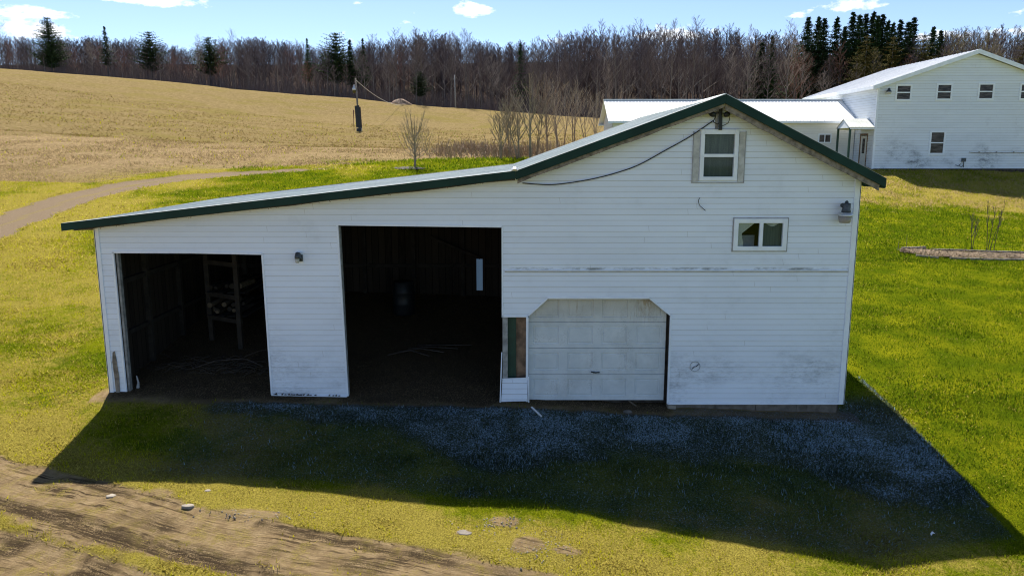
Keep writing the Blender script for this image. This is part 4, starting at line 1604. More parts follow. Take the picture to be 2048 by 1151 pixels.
# ------------------------------------------------------------ buildings up the slope
def far_house():
    Y0 = 35.0
    xL, xR = 23.05, 34.9
    xa = (xL + xR) / 2
    zb, ze, za = 3.75, 8.86, 10.98
    root = empty('farm_building', (xL, Y0, zb - .2), 'two storey white gabled building with a row of small upper windows on the slope', 'building')

    def W(x0, x1, z0, z1):
        return [(x0, z0), (x1, z0), (x1, z1), (x0, z1)]
    wins = [(24.20, 25.12, 8.02, 8.93), (26.75, 27.67, 8.05, 8.98), (29.38, 30.30, 8.07, 9.0), (32.0, 32.9, 8.07, 9.0), (26.62, 27.52, 4.68, 6.06)]
    outer = [(xL, zb), (xR, zb), (xR, ze), (xa, za - .12), (xL, ze)]
    siding(outer, [W(*w) for w in wins], .16, zb, (0, Y0, 0), (1, 0, 0), (0, -1, 0), .02).build('front_wall', 'house_siding', root)
    dep = 11.2
    # left wall has the door
    y0d, y1d = .95, 1.87
    siding([(0, zb), (y0d, zb), (y0d, zb + 2.12), (y1d, zb + 2.12), (y1d, zb), (dep, zb), (dep, ze), (0, ze)], [], .16, zb, (xL, Y0, 0), (0, 1, 0), (-1, 0, 0), .02).build('side_wall', 'house_siding', root)
    MB().box(xR - .02, xR, Y0, Y0 + dep, zb - .3, ze).build('side_wall', 'house_siding', root)
    MB().prism([(xL, zb), (xR, zb), (xR, ze), (xa, za - .12), (xL, ze)], Y0 + dep - .02, Y0 + dep).build('back_wall', 'house_siding', root)
    MB().box(xL + .03, xR - .03, Y0 + .03, Y0 + dep - .03, zb - .7, zb + .0).build('foundation', 'dark_wood', root)
    cbd = MB()
    cbd.box(xL - .035, xL + .09, Y0 - .035, Y0 - .021, zb - .02, ze)
    cbd.box(xL - .035, xL - .021, Y0 - .021, Y0 + .09, zb - .02, ze)
    cbd.build('corner_board', 'white_trim', root)
    for i, (x0, x1, z0, z1) in enumerate(wins):
        f = MB()
        frame_xz(f, x0 - .06, x1 + .06, z0 - .06, z1 + .06, .11, Y0 - .05, Y0 + .02)
        zm = (z0 + z1) / 2
        f.box(x0 + .05, x1 - .05, Y0 - .045, Y0 + .01, zm - .035, zm + .035)
        w = f.build('window', 'white_trim', root)
        MB().box(x0 + .04, x1 - .04, Y0 - .005, Y0, zm + .03, z1 - .03).build('pane', 'dark_pane', w)
        MB().box(x0 + .04, x1 - .04, Y0 - .015, Y0 - .01, z0 + .03, zm - .03).build('pane', 'dark_pane', w)
    # roof
    ov = .35
    e2 = .45
    sl = (za - ze) / (xa - xL)
    for s in (1, -1):
        xe = xL - e2 if s == 1 else xR + e2
        zE = ze - sl * e2 + .12
        m = MB()
        m.hexa([(xe, Y0 - ov, zE), (xa, Y0 - ov, za + .03), (xa, Y0 + dep + ov, za + .03), (xe, Y0 + dep + ov, zE),
                (xe, Y0 - ov, zE + .05), (xa, Y0 - ov, za + .08), (xa, Y0 + dep + ov, za + .08), (xe, Y0 + dep + ov, zE + .05)])
        y = Y0 - ov + .2
        d = Vector((xa - xe, 0, za + .08 - zE - .05))
        while y < Y0 + dep + ov:
            m.hexa([(xe, y - .03, zE + .049), (xa, y - .03, za + .079), (xa, y + .03, za + .079), (xe, y + .03, zE + .049),
                    (xe, y - .015, zE + .075), (xa, y - .015, za + .105), (xa, y + .015, za + .105), (xe, y + .015, zE + .075)])
            y += .46
        m.build('roof', 'white_roof', root)
        m = MB()
        m.hexa([(xe, Y0 - ov - .03, zE - .19), (xa, Y0 - ov - .03, za - .17), (xa, Y0 - ov - .001, za - .17), (xe, Y0 - ov - .001, zE - .19),
                (xe, Y0 - ov - .03, zE + .06), (xa, Y0 - ov - .03, za + .09), (xa, Y0 - ov - .001, za + .09), (xe, Y0 - ov - .001, zE + .06)])
        m.build('rake_trim', 'white_trim', root)
        m = MB()
        m.hexa([(xe, Y0 - ov, zE - .10), (xa, Y0 - ov, za - .08), (xa, Y0 - .022, za - .08), (xe, Y0 - .022, zE - .10),
                (xe, Y0 - ov, zE - .07), (xa, Y0 - ov, za - .05), (xa, Y0 - .022, za - .05), (xe, Y0 - .022, zE - .07)])
        m.box(min(xe, xe + s * (e2 - .03)), max(xe, xe + s * (e2 - .03)), Y0 - ov, Y0 + dep + ov, zE - .13, zE - .10)
        m.build('soffit', 'white_trim', root)
        MB().box(xe - .02 if s == 1 else xe, xe if s == 1 else xe + .02, Y0 - ov, Y0 + dep + ov, zE - .14, zE + .055).build('eave_fascia', 'white_trim', root)
    # barn light, conduit, meter
    L = empty('wall_lamp', (23.55, Y0, 8.6))
    L.parent = root
    L.location = Vector((23.6, Y0, 8.45)) - root.location
    MB().lathe((23.6, Y0 - .28, 8.5), [(.16, 0), (.15, .04), (.09, .12), (.07, .2), (.03, .24)], 14).build('housing', 'lamp_metal', L, True)
    MB().lathe((23.6, Y0 - .28, 8.36), [(.10, 0), (.15, .06), (.15, .14)], 14).build('lens', 'glass_lens', L, True)
    MB().bar((23.6, Y0 - .25, 8.6), (23.6, Y0 - .02, 8.6), .05).build('bracket', 'lamp_metal', L)
    m = MB().tube([(29.15, Y0 - .05, 4.78), (29.5, Y0 - .06, 4.75), (34.8, Y0 - .06, 4.76)], .022, 6)
    for x in (29.8, 30.9, 32.0, 33.1):
        m.box(x - .03, x + .03, Y0 - .085, Y0 - .02, 4.72, 4.82)
    m.build('conduit', 'grey_wood', root)
    MB().box(28.72, 28.95, Y0 - .16, Y0 - .03, 4.18, 4.42).build('meter_box', 'lamp_metal', root)
    m = MB().tube([(28.85, Y0 - .1, 4.2), (28.85, Y0 - .1, 3.82)], .03, 6)
    m.tube([(28.85, Y0 - .1, 3.95), (28.7, Y0 - .12, 3.85), (28.58, Y0 - .1, 3.95), (28.66, Y0 - .12, 4.05), (28.5, Y0 - .1, 3.9), (28.35, Y0 - .08, 4.0)], .018, 6)
    m.build('service_pipe', 'lamp_metal', root)
    # door in the left wall
    dr = empty('entry_door', (0, 0, 0))
    dr.parent = root
    dr.location = -root.location + root.location * 0
    dr.location = Vector((xL, Y0 + 1.4, zb)) - root.location
    MB().box(xL - .005, xL + .03, Y0 + y0d + .02, Y0 + y1d - .02, zb + .05, zb + 2.08).build('leaf', 'door_paint', dr)
    fr = MB()
    fr.box(xL - .035, xL + .02, Y0 + y0d - .09, Y0 + y0d + .01, zb - .02, zb + 2.12)
    fr.box(xL - .035, xL + .02, Y0 + y1d - .01, Y0 + y1d + .09, zb - .02, zb + 2.12)
    fr.box(xL - .036, xL + .02, Y0 + y0d - .09, Y0 + y1d + .09, zb + 2.12, zb + 2.22)
    fr.build('frame', 'tan_board', dr)
    MB().box(xL - .016, xL - .006, Y0 + y0d + .28, Y0 + y1d - .28, zb + .95, zb + 1.9).build('pane', 'dark_pane', dr)
    MB().box(xL - .6, xL - .03, Y0 + .75, Y0 + 2.1, zb - .5, zb - .0).build('door_step', 'concrete', root)
    # canopy over the door: gabled roof on two green posts
    cn = empty('canopy', (0, 0, 0))
    cn.parent = root
    cn.location = Vector((21.45, Y0 + .9, zb)) - root.location
    cx0, cx1, cy0, cym, cy1, cze, czr = 21.45, 23.02, 35.0, 35.95, 36.9, 6.33, 6.86
    for a, b in ((cy0 - .08, cym), (cy1 + .08, cym)):
        m = MB()
        m.hexa([(cx0 - .06, a, cze - .03), (cx1, a, cze - .03), (cx1, b, czr), (cx0 - .06, b, czr),
                (cx0 - .06, a, cze + .01), (cx1, a, cze + .01), (cx1, b, czr + .04), (cx0 - .06, b, czr + .04)])
        for k in range(7):
            x = cx0 + .1 + k * .23
            m.bar((x, a, cze + .015), (x, b, czr + .045), .025, .02)
        m.build('roof', 'canopy_roof', cn)
    m = MB()
    m.hexa([(cx0 - .02, cy0, cze - .03), (cx0 + .02, cy0, cze - .03), (cx0 + .02, cy1, cze - .03), (cx0 - .02, cy1, cze - .03),
            (cx0 - .02, cym - .01, czr - .03), (cx0 + .02, cym - .01, czr - .03), (cx0 + .02, cym + .01, czr - .03), (cx0 - .02, cym + .01, czr - .03)])
    m.box(cx0, cx1, cy0 - .06, cy0 - .03, cze - .12, cze - .0)
    m.box(cx0, cx1, cy1 + .03, cy1 + .06, cze - .12, cze - .0)
    m.build('gable', 'white_trim', cn)
    for y in (cy0 + .05, cy1 - .05):
        MB().bar((cx0 + .05, y, hz(21.5, y) - .1), (cx0 + .05, y, cze - .02), .11).build('post', 'dark_green_paint', cn)
    return root


far_house()


def wing():
    xL, xR = 6.75, 23.0
    yF, yM, yB = 37.8, 40.3, 42.8
    zb, ze, zr = 3.75, 6.92, 8.30
    root = empty('low_wing', (xL, yF, zb), 'long low white wing with shining white metal roof reaching left from the gabled building', 'building')
    siding([(xL, zb), (xR, zb), (xR, ze), (xL, ze)], [[(20.62, 5.42), (21.42, 5.42), (21.42, 5.95), (20.62, 5.95)]], .16, zb, (0, yF, 0), (1, 0, 0), (0, -1, 0), .02).build('front_wall', 'wing_siding', root)
    siding([(0, zb), (yB - yF, zb), (yB - yF, ze), (yM - yF, zr - .1), (0, ze)], [], .16, zb, (xL, yF, 0), (0, 1, 0), (-1, 0, 0), .02).build('end_wall', 'wing_siding', root)
    MB().box(xL + .02, xR, yB - .02, yB, zb - .4, ze).build('back_wall', 'wing_siding', root)
    MB().box(xL + .03, xR, yF + .04, yB - .04, zb - .8, zb).build('foundation', 'concrete', root)
    f = MB()
    frame_xz(f, 20.58, 21.46, 5.38, 5.99, .07, yF - .05, yF + .02)
    f.box(20.99, 21.05, yF - .045, yF + .01, 5.44, 5.93)
    w = f.build('window', 'white_trim', root)
    MB().box(20.63, 21.0, yF - .01, yF - .004, 5.43, 5.94).build('pane', 'dark_pane', w)
    MB().box(21.04, 21.41, yF - .012, yF - .006, 5.43, 5.94).build('pane', 'dark_pane', w)
    ov = .42
    for s in (1, -1):
        ye = yF - ov if s == 1 else yB + ov
        zE = ze - .16
        xr = xR - .0
        m = MB()
        m.hexa([(xL - .35, ye, zE), (xr, ye, zE), (xr, yM, zr), (xL - .35, yM, zr), (xL - .35, ye, zE + .05), (xr, ye, zE + .05), (xr, yM, zr + .05), (xL - .35, yM, zr + .05)])
        x = xL - .25
        while x < xr:
            m.hexa([(x - .03, ye, zE + .048), (x + .03, ye, zE + .048), (x + .03, yM, zr + .048), (x - .03, yM, zr + .048),
                    (x - .014, ye, zE + .08), (x + .014, ye, zE + .08), (x + .014, yM, zr + .08), (x - .014, yM, zr + .08)])
            x += .23
        m.build('roof', 'white_roof', root)
        m = MB()
        m.box(xL - .34, xr, min(ye, ye + s * ov), max(ye, ye + s * ov) - (.03 if s == 1 else 0), zE - .05, zE - .03)
        m.box(xL - .36, xr, ye - .012, ye - .001, zE - .09, zE + .045)
        m.build('eave_fascia', 'white_trim', root)
    MB().box(xL - .36, xR, yM - .13, yM + .13, zr + .045, zr + .105).build('ridge_cap', 'white_roof', root)
    return root


wing()


# ------------------------------------------------------------ trees
def tubef(mb, pts, r0, r1, n=3):
    rs = [r0 + (r1 - r0) * i / (len(pts) - 1) for i in range(len(pts))]
    mb.tube(pts, rs, n, False)


def bare_tree(seed, h, limbs=24, start=.32, spread=.22, sub=6, twigs=5, tw=.022, r0=None, up=.55, fork=0.0, lean=.02):
    """returns trunk and crown builders, base at the origin"""
    r = random.Random(seed)
    T, K = MB(), MB()
    r0 = r0 or h * .011
    n = 9
    pts = []
    x = y = 0
    lx, ly = r.gauss(0, lean), r.gauss(0, lean)
    for i in range(n + 1):
        f = i / n
        pts.append(Vector((x, y, h * .97 * f - (.3 if i == 0 else 0))))
        x += (lx + r.gauss(0, .010)) * h / n
        y += (ly + r.gauss(0, .010)) * h / n
    rs = [r0 * (1 - .93 * (i / n) ** .8) for i in range(n + 1)]
    rs[0] *= 1.3
    T.tube(pts, rs, 6, False)

    def at(f):
        q = f * n
        i = min(int(q), n - 1)
        return pts[i].lerp(pts[i + 1], q - i)
    ga = r.uniform(0, 6)
    for k in range(limbs):
        f = start + (1 - start) * (k / limbs) ** .9
        ga += 2.4 + r.uniform(-.4, .4)
        prof = (1 - ((f - start) / (1 - start)) ** 1.6) * .9 + .12
        L = h * spread * prof * r.uniform(.7, 1.25)
        p = at(f)
        ang = up + r.uniform(-.12, .2)
        d = Vector((math.cos(ga) * math.sin(ang), math.sin(ga) * math.sin(ang), math.cos(ang)))
        lp = [p]
        dd = d.copy()
        for q in range(4):
            dd = (dd + Vector((r.gauss(0, .12), r.gauss(0, .12), .16))).normalized()
            lp.append(lp[-1] + dd * L / 4)
        rr0 = max(r0 * .42 * (1 - f) + .012, tw * .7)
        tubef(T if prof > .75 and k % 2 == 0 else K, lp, rr0, tw * .4, 3)
        for j in range(sub):
            g = .25 + .75 * (j + r.random()) / sub
            i = min(int(g * 4), 3)
            q = lp[i].lerp(lp[i + 1], g * 4 - i)
            sd = (dd + Vector((r.gauss(0, .55), r.gauss(0, .55), r.uniform(.0, .5)))).normalized()
            sl = L * (.42 * (1.15 - g) + .16) * r.uniform(.7, 1.3)
            q2 = q + sd * sl * .5
            sd2 = (sd + Vector((r.gauss(0, .2), r.gauss(0, .2), .2))).normalized()
            q3 = q2 + sd2 * sl * .5
            tubef(K, [q, q2, q3], tw * .55, tw * .25, 3)
            for t in range(twigs):
                c = q.lerp(q3, r.uniform(.2, 1))
                td = (sd2 + Vector((r.gauss(0, .5), r.gauss(0, .5), r.uniform(-.05, .5)))).normalized()
                tl = sl * r.uniform(.25, .6)
                side = Vector((r.gauss(0, 1), r.gauss(0, 1), 0)).normalized() * tw * .32
                K.tri(c - side, c + side, c + td * tl)
    return T, K


def conifer(seed, h, width=.22, start=.15, layers=18, boughs=8, droop=.25, ragged=.25, top_round=0.0, size=1.0):
    r = random.Random(seed)
    T, K = MB(), MB()
    T.tube([(0, 0, -.3), (0, 0, h * .5), (0, 0, h * .97)], [h * .013, h * .008, .02], 6, False)
    for k in range(layers):
        f = start + (1 - start) * (k + r.uniform(-.3, .3)) / layers
        f = min(max(f, start), .99)
        g = (f - start) / (1 - start)
        rad = h * width * ((1 - g) ** (1 - .6 * top_round)) + .12
        if g < .15:
            rad *= .6 + g * 2.6
        a0 = r.uniform(0, 6.28)
        for b in range(boughs):
            a = a0 + 6.283 * b / boughs + r.uniform(-.35, .35)
            L = rad * r.uniform(1 - ragged, 1 + ragged)
            z = h * f + r.uniform(-.2, .2)
            dirv = Vector((math.cos(a), math.sin(a), 0))
            nseg = max(3, int(L / (.38 * size)))
            for q in range(nseg):
                t = (q + .6) / nseg
                c = dirv * (L * t) + Vector((0, 0, z - droop * L * t + .18 * L * t * t))
                s = (.46 * size) * (1.3 - .6 * t) * r.uniform(.7, 1.35) * (1 - .42 * g)
                for e in range(7):
                    v = Vector((r.gauss(0, 1), r.gauss(0, 1), r.gauss(-.1, .45))).normalized()
                    v = (v + dirv * .55).normalized() * s
                    w = Vector((-v.y, v.x, r.gauss(0, .3) * s)).normalized() * s * .3
                    K.quad(c - w * .5, c + v * .5 - w, c + v, c + v * .5 + w)
        K.tri((-.1, 0, h * .93), (.1, 0, h * .93), (0, 0, h))
    return T, K


def place(proto, x, y, s, rz, label, cat, group=None, name=None, sx=1.0, dz=0.0):
    """copy of a tree with its own trunk and crown"""
    root = bpy.data.objects.new(name or proto['name'], None)
    COL.objects.link(root)
    root.location = (x, y, hz(x, y) + dz)
    root.rotation_euler = (0, 0, rz)
    root.scale = (s * sx, s * sx, s)
    tag(root, label, cat, group)
    for pn, me in proto['parts']:
        c = bpy.data.objects.new(pn, me)
        COL.objects.link(c)
        c.parent = root
    return root


def make_proto(name, T, K, mt, mk):
    a, b = T.mesh(name + '_trunk'), K.mesh(name + '_crown')
    a.materials.append(MAT[mt])
    b.materials.append(MAT[mk])
    a.polygons.foreach_set('use_smooth', [True] * len(a.polygons))
    return {'name': name, 'parts': [('trunk', a), ('crown', b)], 'T': T, 'K': K}


TOPS = [(-200, 78), (0, 80), (60, 82), (130, 88), (220, 84), (330, 92), (400, 106), (470, 88), (540, 84), (640, 100), (700, 108), (780, 86), (860, 76), (940, 82),
        (1000, 98), (1080, 84), (1160, 74), (1240, 72), (1330, 62), (1400, 66), (1480, 76), (1560, 72), (1640, 96), (1760, 84), (1860, 72), (1960, 66), (2048, 70), (2300, 70)]


def canopy_z(x, y):
    px = 1024 + F * x / (y + D)
    py = np.interp(px, [a for a, b in TOPS], [b for a, b in TOPS])
    return H + (300 - py) / F * (y + D) * 1.0


def forest():
    kinds = []
    for i in range(4):
        kinds.append(make_proto('bare_tree', *bare_tree(100 + i, 16, limbs=26, start=.28, spread=.27, up=.48, sub=7, twigs=8, r0=.10, tw=.02), 'bark', 'twig'))
    for i in range(2):
        kinds.append(make_proto('bare_tree', *bare_tree(120 + i, 16, limbs=28, start=.16, spread=.28, up=.6, sub=7, twigs=8, r0=.09, tw=.02), 'bark', 'twig_red'))
    kinds.append(make_proto('bare_tree', *bare_tree(130, 16, limbs=26, start=.25, spread=.26, up=.45, sub=7, twigs=8, r0=.09, tw=.02), 'bark', 'twig_pale'))
    kinds.append(make_proto('bare_tree', *bare_tree(131, 16, limbs=28, start=.15, spread=.28, up=.6, sub=7, twigs=8, r0=.09, tw=.02), 'bark', 'twig_olive'))
    r = random.Random(42)
    n = 285
    lab = {'g': 'leafless grey brown deciduous tree in the dense wood beyond the field', 'r': 'leafless tree with reddish budding twigs in the wood beyond the field',
           'p': 'leafless tree with pale tan twigs standing in the wood beyond the field', 'o': 'leafless tree with olive tinged twigs in the wood beyond the buildings'}
    for i in range(n):
        x = -124 + 250 * (i + r.random()) / n
        y = 153.5 + (i * 37 % 100) / 100 * 34 + r.uniform(-1, 1)
        if i % 7 == 0:
            y = 152.5 + r.random() * 2
        px = 1024 + F * x / (y + D)
        q = r.random()
        if px < 480:
            k = r.choice([0, 1, 2, 3]) if q < .6 else (r.choice([4, 5]) if q < .92 else 6)
        elif px > 1560:
            k = r.choice([0, 1, 2, 3]) if q < .45 else (r.choice([4, 5]) if q < .55 else (6 if q < .75 else 7))
        else:
            k = r.choice([0, 1, 2, 3]) if q < .82 else (r.choice([4, 5]) if q < .88 else 6)
        g = hz(x, y)
        hh = (canopy_z(x, y) - g) * r.uniform(.74, 1.07)
        if r.random() < .07:
            hh *= 1.10
        if y < 156:
            hh *= r.uniform(.7, .95)
        s = hh / 16
        key = 'g' if k < 4 else ('r' if k < 6 else ('p' if k == 6 else 'o'))
        place(kinds[k], x, y, s, r.uniform(0, 6.28), lab[key], 'tree', {'g': 'grey brown trees of the wood', 'r': 'reddish trees of the wood', 'p': 'pale trees of the wood', 'o': 'olive tinged trees of the wood'}[key], sx=r.uniform(1.15, 1.75) * (16 / max(hh, 9)) ** .3)
    # trees deeper in the wood, read only as a mass
    mb_v, mb_f, off = [], [], 0
    deep = []
    for k in kinds[:6]:
        T, K = bare_tree(r.randint(0, 9999), 16, limbs=16, start=.15, spread=.28, sub=6, twigs=6, tw=.05, r0=.10)
        v = np.array([tuple(p) for p in T.v + K.v])
        o = len(T.v)
        f3 = T.f + [tuple(i + o for i in f) for f in K.f]
        deep.append((v, f3))
    for i in range(1150):
        x = r.uniform(-150, 165) if i < 900 else r.uniform(-130, 0)
        y = 184 + 50 * r.random() ** 1.4
        g = hz(x, y)
        s = (canopy_z(x, y) - g) * r.uniform(.82, 1.03) / 16
        v, f3 = deep[i % 6]
        a = r.uniform(0, 6.28)
        R = np.array([[math.cos(a), -math.sin(a), 0], [math.sin(a), math.cos(a), 0], [0, 0, 1]]) * np.array([[1.5], [1.5], [1]])
        vv = (v * s) @ R.T + np.array([x, y, g])
        mb_v.append(vv)
        mb_f += [tuple(q + off for q in f) for f in f3]
        off += len(vv)
    me = bpy.data.meshes.new('deep_wood')
    me.from_pydata(np.concatenate(mb_v).tolist(), [], mb_f)
    o = link('deep_wood', me, 'twig')
    tag(o, 'dark mass of leafless woodland behind the front rows of trees', 'wood', kind='stuff')
    # saplings and brush filling the foot of the wood
    b = MB()
    for i in range(16000):
        x = r.uniform(-130, 130)
        y = 152 + abs(r.gauss(0, 16))
        g = hz(x, y) - .1
        L = r.uniform(.8, 5.5) * (.6 if y < 155 else 1)
        c = Vector((x, y, g))
        t = c + Vector((r.gauss(0, .25) * L, r.gauss(0, .25) * L, L))
        w = Vector((r.uniform(.02, .05), 0, 0))
        b.tri(c - w, c + w, t)
        for q in range(3):
            m = c.lerp(t, r.uniform(.3, .9))
            b.tri(m - w * .5, m + w * .5, m + Vector((r.gauss(0, .3), r.gauss(0, .3), r.uniform(.2, .6))) * L * .5)
    tag(b.build('undergrowth', 'twig'), 'brushy undergrowth along the foot of the wood', 'undergrowth', kind='stuff')

    # evergreens that stand out
    def con(px, top, y, kind, label, group=None, w=1.0, name='pine_tree', hmin=None):
        x = (px - 1024) / F * (y + D)
        g = hz(x, y)
        zt = H + (300 - top) / F * (y + D)
        hh = zt - g
        P = protos[kind]
        return place(P, x, y, hh / 16, r.uniform(0, 6.28), label, 'tree', group, name, sx=w)
    protos = {
        'spruce': make_proto('spruce_tree', *conifer(1, 16, .25, .10, 36, 12, .3, .25, size=.85), 'bark', 'needle'),
        'spruce2': make_proto('spruce_tree', *conifer(2, 16, .22, .12, 36, 11, .28, .35, size=.85), 'bark', 'needle'),
        'pine': make_proto('pine_tree', *conifer(3, 16, .27, .30, 18, 10, -.08, .5, .9, 1.1), 'bark', 'needle_pine'),
        'bigpine': make_proto('pine_tree', *conifer(4, 16, .34, .16, 26, 12, .02, .35, .8, 1.1), 'bark', 'needle_pine'),
        'slim': make_proto('spruce_tree', *conifer(5, 16, .12, .30, 26, 8, .2, .4, size=.8), 'bark', 'needle'),
        'olive': make_proto('larch_tree', *conifer(6, 16, .26, .10, 22, 9, .05, .45, .7, .7), 'bark', 'needle_olive'),
    }
    con(135, 50, 156, 'bigpine', 'tall broad dark pine rising above the wood at the far left', w=.95)
    con(26, 76, 152.2, 'slim', 'dark narrow evergreen behind the tall bare tree at the left edge', name='spruce_tree', w=1.4)
    con(243, 66, 160, 'slim', 'slim dark spire shaped evergreen on the left skyline', name='spruce_tree', w=1.3)
    con(327, 76, 164, 'pine', 'round topped pine on the skyline right of the slim spire', w=1.2)
    con(440, 86, 160, 'pine', 'pine with wide crown standing above the falling field edge', w=1.35)
    con(630, 88, 160, 'slim', 'small evergreen tip showing left of the three pine tops', name='spruce_tree')
    con(685, 78, 163, 'pine', 'largest and leftmost of three pine tops above the yard pole', w=1.2)
    con(712, 90, 164, 'slim', 'middle of three small pine tops above the yard pole', w=1.3)
    con(737, 88, 165, 'slim', 'right one of three small pine tops above the yard pole', w=1.1)
    con(845, 150, 153, 'pine', 'dark evergreen low in the wood right of the yard pole', w=1.2)
    con(1040, 96, 168, 'slim', 'thin dark evergreen tip in the middle of the skyline')
    con(1505, 95, 163, 'slim', 'lone dark evergreen left of the spruce group on the right', w=1.5, name='spruce_tree')
    con(1524, 82, 160, 'slim', 'dark thin spruce between bare trees left of the spruce group', name='spruce_tree')
    for px, t, y, k in [(1591, 48, 166, 'spruce'), (1611, 47, 168, 'spruce2'), (1622, 50, 165, 'spruce'), (1646, 48, 167, 'spruce2'), (1662, 66, 164, 'spruce'), (1676, 39, 168, 'spruce'),
                        (1689, 43, 166, 'spruce2'), (1701, 42, 169, 'spruce'), (1715, 38, 167, 'spruce2'), (1724, 46, 165, 'spruce'), (1733, 43, 168, 'spruce'), (1744, 54, 164, 'spruce2'),
                        (1754, 58, 166, 'spruce2'), (1768, 53, 167, 'spruce'), (1783, 56, 165, 'spruce2'), (1793, 48, 168, 'spruce2'), (1832, 66, 166, 'spruce'), (1847, 72, 168, 'spruce2')]:
        con(px, t, y, k, 'dark green spruce in the tight group on the right skyline', 'spruces on the right skyline', 1.15, 'spruce_tree')
    for px, t, y in [(1706, 82, 156), (1757, 84, 158), (1815, 80, 160), (2010, 80, 155), (1690, 110, 153)]:
        con(px, t, y, 'olive', 'yellow green budding tree in front of the dark spruces and wood', 'yellow green trees behind the gabled building', 1.0, 'larch_tree')
    # taller bare trees breaking the skyline
    for px, t, k, lab_, w in [(18, 42, 0, 'tall leafless tree at the very left edge of the skyline', 1.2), (36, 38, 6, 'tall forked leafless tree left of the broad dark pine', 1.5),
                              (487, 68, 0, 'tall leafless tree right of the wide crowned pine', 1.2), (420, 78, 6, 'pale leafless tree just left of the wide crowned pine', 1.2),
                              (800, 68, 1, 'tall spreading leafless tree above the small lawn tree', 1.5), (838, 66, 2, 'tall spreading leafless tree, second above the small lawn tree', 1.5),
                              (935, 68, 3, 'tall leafless tree on the skyline above the leaning pole', 1.4), (1225, 60, 0, 'tall leafless tree above the left end of the white roof', 1.3),
                              (1330, 50, 2, 'tall leafless tree left of the barn ridge on the skyline', 1.3), (1375, 44, 1, 'tallest bare tree on the skyline above the barn ridge', 1.4),
                              (1558, 48, 6, 'pale whitish leafless tree left of the spruce group', 1.3), (1480, 58, 6, 'pale leafless tree on the skyline right of the barn ridge', 1.2),
                              (1910, 66, 0, 'leafless tree above the gabled building roof', 1.4), (1990, 60, 3, 'broad leafless tree at the right end of the skyline', 1.5)]:
        y = 151.8
        x = (px - 1024) / F * (y + D)
        hh = H + (300 - t) / F * (y + D) - hz(x, y)
        place(kinds[k], x, y, hh / 16, r.uniform(0, 6), lab_, 'tree', sx=w)


forest()


# ------------------------------------------------------------ lawn trees, thicket, pole
def sapling(name, px, py, top, label, seed, stems=1, limbs=9, spread=.25, up=.45, tw=.02, start=.25, lean=.05, group=None, mat='sapling_bark', thick=1.0, cat='tree', sub=4):
    gx, gy = on_ground(px, py)
    z = hz(gx, gy)
    h = H + (300 - top) / F * (gy + D) - z
    root = empty(name, (gx, gy, z), label, cat, group)
    r = random.Random(seed)
    T, K = MB(), MB()
    for s in range(stems):
        t, k = bare_tree(seed * 13 + s, h * r.uniform(.75, 1) if s else h, limbs=limbs, start=start, spread=spread, sub=sub, twigs=3, tw=tw, r0=h * .009 * thick, up=up, lean=lean if stems == 1 else .10)
        o = Vector((r.uniform(-.12, .12), r.uniform(-.1, .1), 0)) if s else Vector((0, 0, 0))
        for M, m in ((T, t), (K, k)):
            b = len(M.v)
            M.v += [tuple(Vector(v) + o + Vector((gx, gy, z))) for v in m.v]
            M.f += [tuple(i + b for i in f) for f in m.f]
    T.build('trunk', mat, root, True)
    K.build('crown', mat, root)
    return root


